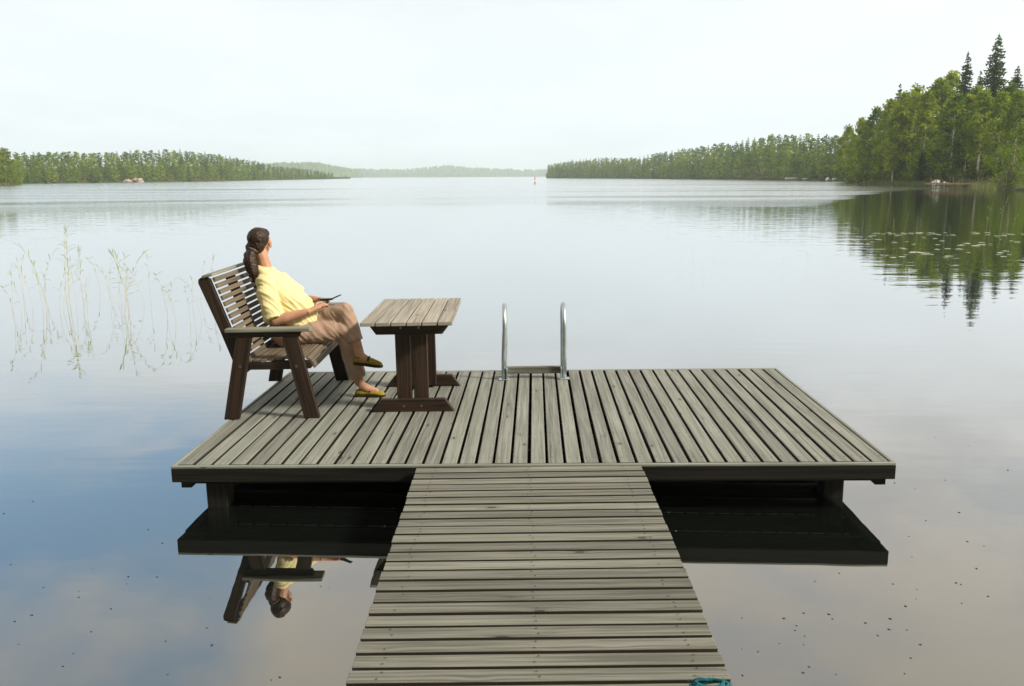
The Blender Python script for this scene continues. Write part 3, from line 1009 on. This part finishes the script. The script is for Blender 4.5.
PADS = [pad_mesh(600 + i) for i in range(5)]
for p_ in PADS: p_.materials.append(M['lily'])
random.seed(66)
spots = []
for k in range(46): spots.append((U(920, 1040) if R() < .75 else U(870, 920), U(232.5, 236), U(.04, .10)))
for k in range(40): spots.append((U(852, 1020), U(236, 258), U(.04, .09)))
for k in range(6): spots.append((U(905, 945), 254 + U(-2, 2), U(.06, .12)))
for k in range(6): spots.append((U(962, 985), 245 + U(-1.5, 1.5), U(.06, .14)))
for px, py, s in spots:
    o = bpy.data.objects.new('lily_pad', random.choice(PADS)); COL.objects.link(o)
    o.location = water_pt(px, py) + Vector((0, 0, .012 + .004 * R())); o.scale = (s * 1.25, s, s); o.rotation_euler = (0, 0, U(0, 6.28))
    tag(o, 'pale green lily pad lying flat on the dark water at right', 'lily pad', 'lily pads on the right of the lake')


def speck_mesh(seed):
    random.seed(seed)
    m = MB(); m.ellipsoid((0, 0, .0015), (.008, .0045, .003), None, 8, 5)
    for k in range(4):
        a = U(0, 6.28); m.tube([(0, 0, .002), (cos(a) * .012, sin(a) * .012, .002)], .0008, 4)
    return m.mesh('floating_insect', uv=False)


SP = [speck_mesh(700 + i) for i in range(4)]
for s_ in SP: s_.materials.append(M['speck'])
random.seed(77)
cand = []
while len(cand) < 76:
    if R() < .42:
        cx, cy, q = random.choice(((790, 600, 45), (865, 655, 40), (935, 560, 35), (775, 640, 30), (985, 600, 30), (900, 625, 25)))
        px, py = random.gauss(cx, q), random.gauss(cy, q * .6)
        if not (735 < px < 1022 and 480 < py < 684): continue
    elif R() < .5: px, py = U(735, 1020), 400 + 286 * R() ** .8
    elif R() < .75: px, py = U(0, 190), U(500, 680)
    else: px, py = U(60, 340), U(575, 680)
    if 690 < px < 890 and py < 572: continue
    if px < 735 and px > 700: continue
    cand.append((px, py))
for px, py in cand:
    o = bpy.data.objects.new('floating_insect', random.choice(SP)); COL.objects.link(o)
    o.location = water_pt(px, py); s = U(.35, .8); o.scale = (s, s, s); o.rotation_euler = (0, 0, U(0, 6.28))
    tag(o, 'tiny dark insect floating on the still water round the jetty', 'insect', 'insects on the water')

# ------------------------------------------------------------------ bathing platform
random.seed(88)
X0, Y0, WD, DP = -2.2, 4.85, 4.338, 2.545
SLOPE = .01005
ROLLY = -math.atan(SLOPE)


def deck_z(x): return .2878 + SLOPE * (x - X0)


dk = thing('wooden_platform', 'grey weathered square swimming platform over the water at the end of the walkway', 'platform', (0, 0, deck_z(0)), (0, ROLLY, 0))
m = MB(); nb = 40; pitch = (WD - .05) / nb
for k in range(nb):
    x = X0 + .025 + (k + .5) * pitch
    w = pitch - .0185 + U(-.0025, .0025)
    jz = U(-.0015, .0015)
    Mx = Matrix.Rotation(U(-.004, .004), 3, 'Y') @ Matrix.Rotation(U(-.0007, .0007), 3, 'Z')
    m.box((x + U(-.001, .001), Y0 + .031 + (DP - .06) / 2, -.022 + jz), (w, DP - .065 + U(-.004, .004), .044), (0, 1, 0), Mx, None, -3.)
def nail(m, x, y, z, r=.0042):
    m.frame((1, 0, 0), -5.)
    b = len(m.v); m.v += [Vector((x + r * cos(k * pi / 3), y + r * sin(k * pi / 3), z)) for k in range(6)]
    m.face([b + k for k in range(6)])


for k in range(nb):
    x = X0 + .025 + (k + .5) * pitch
    for y in (Y0 + .12, Y0 + .62, Y0 + 1.22, Y0 + 1.82, Y0 + 2.3):
        for q in (-.026, .026):
            if R() < .85: nail(m, x + q + U(-.006, .006), y + U(-.012, .012), .0035)
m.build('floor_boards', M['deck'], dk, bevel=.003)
FH = .085
for nm, c, s in (('front', (X0 + WD / 2, Y0 + .014, -.018 - FH / 2), (WD, .028, FH)), ('back', (X0 + WD / 2, Y0 + DP - .014, -.018 - FH / 2), (WD, .028, FH)),
                 ('l', (X0 + .012, Y0 + DP / 2, -.018 - FH / 2), (.022, DP - .062, FH)), ('r', (X0 + WD - .012, Y0 + DP / 2, -.018 - FH / 2), (.022, DP - .062, FH))):
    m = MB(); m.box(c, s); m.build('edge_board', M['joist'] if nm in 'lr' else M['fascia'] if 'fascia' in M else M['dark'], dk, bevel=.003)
for c, s in (((X0 + WD / 2, Y0 + .0145, -.0095), (WD, .029, .014)), ((X0 + WD / 2, Y0 + DP - .0145, -.0095), (WD, .029, .014)),
             ((X0 + .011, Y0 + DP / 2, -.0095), (.022, DP - .064, .014)), ((X0 + WD - .011, Y0 + DP / 2, -.0095), (.022, DP - .064, .014))):
    m = MB(); m.box(c, s, tone=.7); m.build('edge_strip', M['deck'], dk, bevel=.002)
for y in (Y0 + .12, Y0 + .42, Y0 + .72, Y0 + 1.02, Y0 + 1.32, Y0 + 1.62, Y0 + 1.92, Y0 + 2.3):
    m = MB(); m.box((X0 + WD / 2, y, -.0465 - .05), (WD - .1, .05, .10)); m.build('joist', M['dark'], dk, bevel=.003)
for x in (X0 + .09, X0 + WD - .09):
    m = MB(); sgn = 1 if x < 0 else -1
    y0, y1 = Y0 + .035, Y0 + DP - .05
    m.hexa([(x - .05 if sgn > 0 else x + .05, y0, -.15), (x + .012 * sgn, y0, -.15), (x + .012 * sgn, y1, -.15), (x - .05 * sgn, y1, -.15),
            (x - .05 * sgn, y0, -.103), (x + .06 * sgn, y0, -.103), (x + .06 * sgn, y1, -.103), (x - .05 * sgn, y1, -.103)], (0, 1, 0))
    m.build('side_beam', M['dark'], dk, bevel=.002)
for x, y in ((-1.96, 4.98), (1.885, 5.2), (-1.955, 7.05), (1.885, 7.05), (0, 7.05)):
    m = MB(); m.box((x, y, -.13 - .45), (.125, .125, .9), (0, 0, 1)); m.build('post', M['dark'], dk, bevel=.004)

# walkway
WZ = .2985
ang = math.atan2(.049, 2.22)
wk = thing('walkway', 'long grey plank walkway running from the camera out to the platform', 'walkway', (-.033, Y0 - .008, WZ), (0, ROLLY, .5 * ang))
wk.rotation_euler = (math.atan2(.028, 2.2), ROLLY, ang)
m = MB(); y = 0.0; PW = .0945
k = 0
while y > -7.2:
    w = PW - .0195 + U(-.002, .002)
    Mx = Matrix.Rotation(U(-.0012, .0012), 3, 'Z') @ Matrix.Rotation(U(-.006, .006), 3, 'X')
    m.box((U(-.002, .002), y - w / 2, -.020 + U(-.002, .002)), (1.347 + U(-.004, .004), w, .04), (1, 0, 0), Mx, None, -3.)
    for xx in (-.56, 0, .56):
        for q in (.25, .75):
            if R() < .85: nail(m, xx + U(-.012, .012), y - w * q + U(-.005, .005), .0042, .0038)
    y -= PW; k += 1
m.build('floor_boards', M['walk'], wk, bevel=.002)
for x in (-.56, 0, .56):
    m = MB(); m.box((x, -3.62, -.0435 - .055), (.05, 7.15, .11)); m.build('stringer', M['dark'], wk, bevel=.003)
for yy in (-1.9, -4.4):
    for x in (-.5, .5):
        m = MB(); m.box((x, yy, -.157 - .4), (.1, .1, .8), (0, 0, 1)); m.build('post', M['dark'], wk, bevel=.003)
    m = MB(); m.box((0, yy + .09, -.157 - .04), (1.15, .045, .08)); m.build('cross_beam', M['dark'], wk, bevel=.003)

# ------------------------------------------------------------------ garden bench
random.seed(99)
BX, BY = -1.9, 5.885
bn = thing('garden_bench', 'brown slatted wooden bench with armrests on the left of the platform', 'bench', (BX, BY, deck_z(BX)), (0, ROLLY, .035))
LB = 1.17          # length


def bp(x, z): return (x - BX, z)


for e, s in ((0, 1), (LB, -1)):
    ya, yb = (e - .022, e + .022)
    m = MB(); m.prism([bp(-2.236, 0), bp(-2.128, 0), bp(-1.998, .60), bp(-2.107, .60)], ya, yb, (.2, 0, 1)); l = m.build('leg', M['brown'], bn, bevel=.004)
    m = MB(); m.prism([bp(-1.658, 0), bp(-1.548, 0), bp(-1.672, .60), bp(-1.782, .60)], ya, yb, (-.2, 0, 1)); l = m.build('leg', M['brown'], bn, bevel=.004)
    yi, yj = (yb + .002, yb + .04) if s > 0 else (ya - .04, ya - .002)
    # seat bearer with a rounded nose
    m = MB(); m.prism([bp(-2.08, .355), bp(-1.66, .355), bp(-1.60, .36), bp(-1.583, .385), bp(-1.60, .41), bp(-1.68, .425), bp(-1.85, .41), bp(-2.06, .40)], yi, yj)
    m.build('seat_bearer', M['brown'], bn, bevel=.003)
    # back upright
    m = MB(); m.prism([bp(-2.10, .34), bp(-2.155, .42), bp(-2.235, .66), bp(-2.355, .985), bp(-2.352, 1.012), bp(-2.33, 1.027), bp(-2.295, 1.026), bp(-2.272, 1.012), bp(-2.155, .665), bp(-2.055, .38)], yi, yj, (-.3, 0, 1))
    m.build('back_upright', M['brown'], bn, bevel=.003)
    # arm
    m = MB(); m.prism([bp(-2.16, .60), bp(-1.66, .60), bp(-1.645, .638), bp(-2.17, .638)], ya - .001, yb + .001); m.build('arm_bearer', M['brown'], bn, bevel=.003)
    m = MB(); m.box(((-2.175 - 1.575) / 2 - BX, e + .0, .6525), (.60, .095, .026)); m.build('armrest', M['arm'], bn, bevel=.006, seg=2)
    for x, z in ((-2.09, .392), (-1.69, .388)):
        m = MB(); yo = ya - .004 if s > 0 else yb + .004
        m.tube([(x - BX, yo, z), (x - BX, e, z)], .011, 10); m.build('bolt', M['bolt'], bn)
# middle back support
m = MB(); m.prism([bp(-2.155, .42), bp(-2.235, .66), bp(-2.345, .985), bp(-2.285, 1.005), bp(-2.178, .68), bp(-2.09, .43)], LB / 2 - .03, LB / 2 + .03, (-.3, 0, 1)); m.build('back_upright', M['brown'], bn, bevel=.003)
m = MB(); m.prism([bp(-2.08, .36), bp(-1.62, .36), bp(-1.61, .405), bp(-1.68, .42), bp(-1.85, .405), bp(-2.06, .395)], LB / 2 - .02, LB / 2 + .02); m.build('seat_bearer', M['brown'], bn, bevel=.003)
# backrest slats follow the front of the uprights
m = MB()
p0, p1 = Vector((-2.252, 1.005)), Vector((-2.055, .44))
nS = 14
for k in range(nS):
    f = k / (nS - 1); p = p0.lerp(p1, f)
    d = (p1 - p0).normalized(); nrm = Vector((-d.y, d.x)) * 1
    Mx = Matrix.Rotation(-atan2(d.x, d.y) + pi + U(-.03, .03), 3, 'Y')
    a = math.atan2(-d.x, -d.y)
    Mx = Matrix.Rotation(a, 3, 'Y')
    c = p + Vector((.010, .003))
    m.box((c.x - BX, LB / 2 + U(-.003, .003), c.y), (.018, LB - .05, .0335), (0, 1, 0), Mx)
m.build('backrest', M['slat'], bn, bevel=.003)
m = MB(); m.box((-2.285 - BX, LB / 2, 1.038), (.075, LB - .02, .02), (0, 1, 0), Matrix.Rotation(-.22, 3, 'Y')); m.build('top_rail', M['arm'], bn, bevel=.005, seg=2)
# seat slats with a rolled front edge
m = MB()
prof = [(-2.045, .411, 0.03), (-1.99, .412, 0.0), (-1.935, .413, -.02), (-1.88, .417, -.05), (-1.825, .423, -.06), (-1.77, .430, -.05), (-1.715, .435, -.0), (-1.66, .434, .12), (-1.608, .419, .5), (-1.578, .378, 1.25)]
for x, z, r in prof:
    m.box((x - BX, LB / 2 + U(-.003, .003), z + .009), (.047, LB - .05, .018), (0, 1, 0), Matrix.Rotation(r, 3, 'Y'))
m.build('seat', M['slat'], bn, bevel=.003)
m = MB(); m.box((-2.12 - BX, LB / 2, .33), (.03, LB - .13, .06)); m.build('stretcher', M['brown'], bn, bevel=.003)

# ------------------------------------------------------------------ table
TX, TY = -.895, 6.03
tb = thing('garden_table', 'small grey slat top table on dark twin post legs beside the bench', 'table', (TX, TY, deck_z(TX)), (0, ROLLY, .030))
LT = .82


def tp(x, z): return (x - TX, z)


for e, s in ((0, 1), (LT, -1)):
    yo, yi = (e, e + .05) if s > 0 else (e - .05, e)
    m = MB(); m.prism([tp(-1.20, 0), tp(-.588, 0), tp(-.655, .095), tp(-1.125, .095)], yo, yi); m.build('foot', M['brown'], tb, bevel=.003)
    m = MB(); m.prism([tp(-1.205, .672), tp(-.588, .672), tp(-.66, .58), tp(-1.14, .58)], yo, yi); m.build('top_bearer', M['brown'], tb, bevel=.003)
    pa, pb = (yi + .002, yi + .047) if s > 0 else (yo - .047, yo - .002)
    for xa, xb in ((-1.012, -.902), (-.886, -.78)):
        m = MB(); m.box(((xa + xb) / 2 - TX, (pa + pb) / 2, .345), (xb - xa, pb - pa, .65), (0, 0, 1)); m.build('leg', M['brown'], tb, bevel=.003)
    for x, z in ((-.96, .045), (-.83, .045), (-.96, .63), (-.83, .63)):
        m = MB(); yq = yo - .003 if s > 0 else yi + .003
        m.tube([(x - TX, yq, z), (x - TX, e + .02 * s, z)], .009, 10); m.build('bolt', M['bolt'], tb)
m = MB(); m.box((-.895 - TX, LT / 2, .60), (.045, LT - .2, .09)); m.build('stretcher', M['brown'], tb, bevel=.003)
m = MB(); w = .655 / 6
for k in range(6):
    m.box((-1.225 + (k + .5) * w - TX, LT / 2 + U(-.003, .003), .687), (w - .009, 1.19, .027), (0, 1, 0), Matrix.Rotation(U(-.006, .006), 3, 'Y'))
m.build('tabletop', M['table'], tb, bevel=.003)

# ------------------------------------------------------------------ swim ladder
ld = thing('swim_ladder', 'steel swimming ladder with two looped handrails at the far edge of the platform', 'ladder', (0, 7.03, deck_z(0)), (0, ROLLY, .02))
for x in (-.258, .255):
    m = MB(); lean = .012 if x < 0 else 0
    pts = [(x, 0, -.02), (x, 0, .2), (x + lean, 0, .44)]
    for k in range(9):
        a = pi * k / 8; pts.append((x + lean, .155 - .155 * cos(a), .46 + .155 * sin(a)))
    pts += [(x + lean, .31, .3), (x, .31, -.2), (x, .31, -1.0)]
    m.tube(pts, .019, 14); m.build('handrail', M['steel'], ld, smooth=True)
    m = MB(); m.box((x + (.026 if x < 0 else -.026), .0, .03), (.012, .06, .13), (0, 0, 1)); m.box((x, 0, .004), (.085, .075, .008)); m.build('mounting_plate', M['steel'], ld, bevel=.002)
m = MB(); m.box((0, .055, .070), (.47, .05, .058)); m.build('cross_board', M['walk'], ld, bevel=.004)
for z in (-.12, -.38):
    m = MB(); m.box((-.001, .315, z), (.48, .08, .03)); m.build('step', M['arm'], ld, bevel=.004)

# ------------------------------------------------------------------ rope on the walkway
m = MB()
c = Vector((.588, 2.605, .314))
for q in range(3):
    pts = []
    for k in range(22):
        a = 2 * pi * k / 21
        rr = (.058 - .008 * q) * (1 + .12 * sin(3 * a + q * 2))
        pts.append(c + Vector((cos(a) * rr * 1.05, sin(a) * rr * .55 - .015, .004 + .009 * q + .006 * sin(2 * a + q))))
    m.tube(pts, .0062, 7)
for k in range(26):
    a = U(0, 6.28); b = c + Vector((cos(a) * .06, sin(a) * .03 - .015, .012))
    m.tube([b, b + Vector((cos(a) * .018, sin(a) * .014, U(-.006, .014)))], .0011, 4)
tag(m.build('rope', M['rope'], smooth=True), 'frayed teal rope loop lying on the walkway edge at bottom right', 'rope')

# ------------------------------------------------------------------ the seated woman
random.seed(123)
PZ = deck_z(-1.8)
person = thing('person', 'woman in a yellow T-shirt and tan trousers sitting cross-legged on the bench', 'person', (-1.9, 6.5, PZ))
PO = Vector((-1.9, 6.5, 0))


def L(x, y, z): return Vector((x, y, z)) - PO


HA = radians(79)                      # the way the head faces
HF = Vector((cos(HA), sin(HA), 0)); HS = Vector((sin(HA), -cos(HA), 0))   # forward, her right
HM = Matrix((HF, HS, Vector((0, 0, 1)))).transposed()
HC = L(-2.125, 6.56, 1.218)


def head_pt(f, s, u): return HC + HM @ Vector((f, s, u))


# joints
rsh, rel, rwr = L(-2.045, 6.36, .915), L(-1.955, 6.275, .65), L(-1.705, 6.325, .712)
lsh, lel, lwr = L(-2.0, 6.685, .90), L(-1.875, 6.765, .735), L(-1.72, 6.60, .765)
rhip, rkn, ran = L(-1.91, 6.39, .525), L(-1.475, 6.435, .545), L(-1.372, 6.49, .10)
lhip, lkn, lan = L(-1.91, 6.59, .535), L(-1.468, 6.475, .685), L(-1.345, 6.405, .345)

b = MB()
b.tube([L(-1.925, 6.49, .50), L(-1.94, 6.49, .62), L(-1.985, 6.5, .74), L(-2.02, 6.52, .86), L(-2.055, 6.53, .945), L(-2.08, 6.54, 1.0)], [.09, .085, .08, .075, .06, .04], 16, side=(0, 1, 0), ell=[.14, .12, .115, .12, .115, .05])
b.tube([L(-2.085, 6.54, .98), L(-2.095, 6.545, 1.05), head_pt(-.015, 0, -.06)], [.056, .05, .052], 12)
# skull, jaw, face
b.ellipsoid(head_pt(-.005, 0, .015), (.093, .074, .088), HM)
b.ellipsoid(head_pt(.03, 0, -.035), (.066, .058, .075), HM)
b.ellipsoid(head_pt(.052, 0, -.088), (.032, .034, .024), HM, 10, 8)
b.tube([head_pt(.09, 0, .015), head_pt(.108, 0, -.012), head_pt(.118, 0, -.03), head_pt(.098, 0, -.042)], [.009, .011, .014, .012], 8)
b.ellipsoid(head_pt(.088, 0, -.066), (.012, .024, .006), HM, 10, 6); b.ellipsoid(head_pt(.085, 0, -.076), (.012, .02, .007), HM, 10, 6)
for s in (-1, 1):
    b.ellipsoid(head_pt(.010, .083 * s, -.014), (.019, .010, .033), HM, 10, 8)
    b.ellipsoid(head_pt(.070, .034 * s, -.03), (.024, .02, .022), HM, 10, 8)
    b.ellipsoid(head_pt(.083, .03 * s, .012), (.010, .013, .009), HM, 10, 8)
    b.ellipsoid(head_pt(.085, .03 * s, .028), (.010, .02, .006), HM, 10, 6)


def limb(mb, pts, rad, n=12): mb.tube(pts, rad, n)


for sh, el, wr in ((rsh, rel, rwr), (lsh, lel, lwr)):
    limb(b, [sh, sh.lerp(el, .5), el], [.05, .046, .039]); b.ellipsoid(el, (.04, .04, .04), None, 10, 8); b.ellipsoid(sh, (.048, .048, .048), None, 10, 8)
    limb(b, [el, el.lerp(wr, .3), wr], [.039, .041, .026])
for hp, kn, an in ((rhip, rkn, ran), (lhip, lkn, lan)):
    limb(b, [hp, hp.lerp(kn, .5), kn], [.085, .075, .056]); b.ellipsoid(kn, (.057, .057, .057), None, 10, 8)
    limb(b, [kn, kn.lerp(an, .32), an], [.054, .057, .036]); b.ellipsoid(hp, (.08, .08, .08), None, 10, 8)
    limb(b, [an, an + Vector((.06, 0, -.035)), an + Vector((.14, 0, -.055))], [.038, .034, .022])
# palms
rpa = L(-1.635, 6.385, .742); lpa = L(-1.652, 6.545, .772)
for wr, pa, s in ((rwr, rpa, 1), (lwr, lpa, -1)):
    d = (pa - wr).normalized(); sd = d.cross(Vector((0, 0, 1))).normalized()
    b.tube([wr - d * .02, wr, pa - d * .02, pa + d * .02], [.024, .021, .017, .012], 10, side=sd, ell=[.026, .027, .04, .038])
body_me = remesh(b, .005, 5)
# fingers: separate chains rooted in the palm, curled round the thing held
fb = MB()
for wr, pa, s in ((rwr, rpa, 1), (lwr, lpa, -1)):
    d = (pa - wr).normalized(); sd = d.cross(Vector((0, 0, 1))).normalized() * s     # toward the little-finger side
    up = sd.cross(d) * s
    for k, ln in enumerate((.070, .078, .073, .058)):
        base = pa - d * .012 + sd * (-.028 + .019 * k)
        inn = -sd * .35 + d * .75
        p1_ = base + d * (.024 + ln * .42)
        p2_ = p1_ + (d * .55 - Vector((0, 0, .35)) - sd * .25).normalized() * ln * .36
        p3_ = p2_ + (d * .05 - Vector((0, 0, .7)) - sd * .4).normalized() * ln * .3
        fb.tube([base, p1_, p2_, p3_], [.0085, .0082, .0074, .0055], 7)
    tb_ = pa - d * .035 - sd * .03
    fb.tube([tb_, tb_ + d * .03 - sd * .018 + Vector((0, 0, .012)), tb_ + d * .062 - sd * .012 + Vector((0, 0, .018))], [.012, .0095, .0065], 7)
bm = bmesh.new(); bm.from_mesh(body_me); fm = fb.mesh('f', uv=False); bm.from_mesh(fm); bm.to_mesh(body_me); bm.free()
body_me.polygons.foreach_set('use_smooth', [True] * len(body_me.polygons))
body_me.name = 'body'
body = add('body', body_me, M['skin'], person)
em = MB()
for s in (-1, 1): em.ellipsoid(head_pt(.0885, .03 * s, .012), (.0065, .010, .006), HM, 10, 8)
em.build('eyes', plain('eye', (.12, .08, .06), .15, .5), body, uv=False, smooth=True)

# hair: cap, nape, gathered tail
h = MB()
h.ellipsoid(head_pt(-.024, 0, .028), (.092, .081, .086), HM, 20, 14)
h.ellipsoid(head_pt(-.055, 0, -.02), (.058, .068, .066), HM, 16, 10)
h.ellipsoid(head_pt(.025, 0, .065), (.06, .068, .042), HM, 16, 10)
h.ellipsoid(head_pt(-.07, -.035, -.04), (.046, .046, .05), HM, 12, 8)
h.ellipsoid(head_pt(-.045, -.03, -.085), (.036, .042, .055), HM, 12, 8)


def hairdisp(co, n):
    q = HM.transposed() @ (co - HC)
    return .0035 * noise.noise(Vector((q.x * 25 + q.z * 30, q.y * 90, q.z * 12))) + .002 * noise.noise(co * 70)


hair_me = remesh(h, .004, 8, hairdisp); hair_me.name = 'hair'
hair = add('hair', hair_me, M['hair'], person)
h = MB()
tail = [L(-2.155, 6.48, 1.165), L(-2.175, 6.465, 1.125), L(-2.172, 6.45, 1.075), L(-2.158, 6.442, 1.025), L(-2.145, 6.432, .98), L(-2.135, 6.425, .92)]
h.tube(tail, [.032, .052, .058, .052, .038, .012], 14, ell=[.032, .048, .052, .046, .034, .012])
tail_me = remesh(h, .004, 4, lambda co, n: .006 * noise.noise(Vector((co.x * 60, co.y * 60, co.z * 9))) + .003 * noise.noise(co * 60)); tail_me.name = 'ponytail'
add('ponytail', tail_me, M['hair'], hair)
h = MB()
tt = tail[0]; ax = (tail[1] - head_pt(-.06, 0, 0)).normalized(); a1 = ax.orthogonal().normalized(); a2 = ax.cross(a1)
h.tube([tt + ax * .004 + (a1 * cos(2 * pi * k / 24) + a2 * sin(2 * pi * k / 24)) * (.033 + .003 * sin(k * 2.1)) for k in range(25)], .012, 8)
h.build('hair_band', M['clip'], hair, uv=False, smooth=True)


# T-shirt
def ring(c, dx, dy, tilt=0, n=28):
    return [Vector((c[0] + dx * cos(2 * pi * k / n), c[1] + dy * sin(2 * pi * k / n), c[2] + tilt * dx * cos(2 * pi * k / n))) - PO for k in range(n)]


t = MB()
t.loft([ring((-1.848, 6.50, .568), .182, .165, .33), ring((-1.868, 6.50, .665), .174, .152, .26), ring((-1.900, 6.505, .745), .165, .15, .15), ring((-1.942, 6.51, .82), .150, .158, .0),
        ring((-1.982, 6.52, .885), .138, .17, -.1), ring((-2.018, 6.527, .94), .124, .175, -.2), ring((-2.055, 6.535, .988), .094, .12, -.2), ring((-2.078, 6.542, 1.022), .074, .085, -.2), ring((-2.086, 6.544, 1.036), .066, .07, -.2)])
for sh, el, f in ((rsh, rel, .97), (lsh, lel, .72)):
    e = sh.lerp(el, f); up = sh + (sh - el).normalized() * .035
    mid = (rsh + lsh) / 2 + Vector((0, 0, .02))
    q = sh.lerp(mid, .35)
    g = 1. if sh is rsh else .84
    t.tube([q, sh.lerp(q, .3) + Vector((0, 0, .012)), sh.lerp(el, .2), sh.lerp(el, .55), e], [.066 * g, .072 * g, .074 * g, .075, .08], 16, ell=[.066 * g, .07 * g, .072 * g, .073, .077])


def shirtdisp(co, n):
    q = co
    # long soft folds hanging from the shoulder down to the lap
    along = q.x * .75 - q.z * .55
    across = q.x * .5 + q.z * .7 + q.y * .9
    drape = noise.noise(Vector((across * 17, along * 3.5, q.y * 6))) * .016
    ridge = -abs(noise.noise(Vector((across * 24 + 3, along * 5, q.y * 9)))) * .016 + .004
    fine = noise.noise(Vector((across * 55, along * 14, q.y * 30))) * .004
    low = 1.15 if q.z < .78 else .8
    return (drape + ridge + fine) * low


shirt_me = remesh(t, .006, 4, shirtdisp); shirt_me.name = 't_shirt'
add('t_shirt', shirt_me, M['shirt'], person)

# trousers
t = MB()
t.ellipsoid(L(-1.925, 6.49, .535), (.145, .20, .108), None, 20, 12)
for hp in (rhip, lhip): t.ellipsoid(hp, (.112, .104, .106), None, 16, 12)
for hp, kn, an, f, k in ((rhip, rkn, ran, .86, 0), (lhip, lkn, lan, .66, 1)):
    hem = kn.lerp(an, f); d = (an - kn).normalized()
    t.tube([hp, hp.lerp(kn, .3), hp.lerp(kn, .7), kn + (kn - hp).normalized() * .005], [.102, .098, .084, .07], 18)
    t.ellipsoid(kn + Vector((.002, 0, .002)), (.071, .071, .071), None, 14, 10)
    t.tube([kn, kn.lerp(hem, .35), kn.lerp(hem, .75), hem], [.07, .07, .068, .070], 18)


def trdisp(co, n):
    return noise.noise(Vector((co.x * 16, co.y * 20, co.z * 9))) * .009 + noise.noise(Vector((co.x * 34 + co.z * 22, co.y * 30, co.z * 16))) * .0035 - abs(noise.noise(Vector((co.x * 18 + co.z * 16, co.y * 9, 2)))) * .012


tr_me = remesh(t, .006, 4, trdisp); tr_me.name = 'trousers'
add('trousers', tr_me, M['trouser'], person)


# shoes
def shoe(heel, toe, roll=0.):
    d = (toe - heel); LN = d.length; d.normalize(); sd = d.cross(Vector((0, 0, 1))).normalized(); up = sd.cross(d)
    m = MB(); rings = []
    for f, w, zt in ((-.02, .018, .035), (.02, .030, .052), (.15, .034, .058), (.35, .034, .055), (.5, .037, .060), (.65, .041, .055), (.82, .042, .042), (.94, .031, .032), (1.0, .012, .020)):
        rr = []
        for k in range(14):
            a = 2 * pi * k / 14
            rr.append(heel + d * (LN * f) + sd * (w * cos(a)) + up * (zt * .5 + zt * .5 * sin(a) * (1 if sin(a) > 0 else .85)))
        rings.append(rr)
    m.loft(rings)
    o = m.build('shoe', M['shoe'], person, smooth=True, uv=False)
    m = MB(); rings = []
    for f, w in ((-.03, .016), (.03, .033), (.3, .034), (.55, .039), (.8, .045), (.95, .033), (1.02, .012)):
        c = heel + d * (LN * f)
        rings.append([c - sd * w - up * .006, c + sd * w - up * .006, c + sd * w + up * .010, c - sd * w + up * .010])
    m.loft(rings); m.build('sole', M['sole'], o, uv=False)
    m = MB(); c = heel + d * (LN * .5) + up * .055
    m.tube([c - sd * .036 - up * .016, c - sd * .02 + up * .006, c + sd * .02 + up * .006, c + sd * .036 - up * .016], [.007] * 4, 8); m.build('strap', M['sole'], o, uv=False, smooth=True)
    return o


shoe(L(-1.412, 6.492, .009), L(-1.182, 6.50, .009))
shoe(L(-1.392, 6.407, .292), L(-1.178, 6.40, .268))

# the small dark thing she holds
gd = thing('handheld_device', 'small black object held in the seated woman\'s hands above her knee', 'device', PO + L(-1.60, 6.487, 0) + Vector((0, 0, PZ + .782)), (0, -.05, -.2))
m = MB(); m.box((-.01, 0, 0), (.10, .05, .015)); m.build('base', M['black'], gd, bevel=.005, seg=2)
m = MB(); m.box((.073, 0, .016), (.075, .048, .009), None, Matrix.Rotation(-.36, 3, 'Y')); m.build('lid', M['black'], gd, bevel=.004, seg=2)
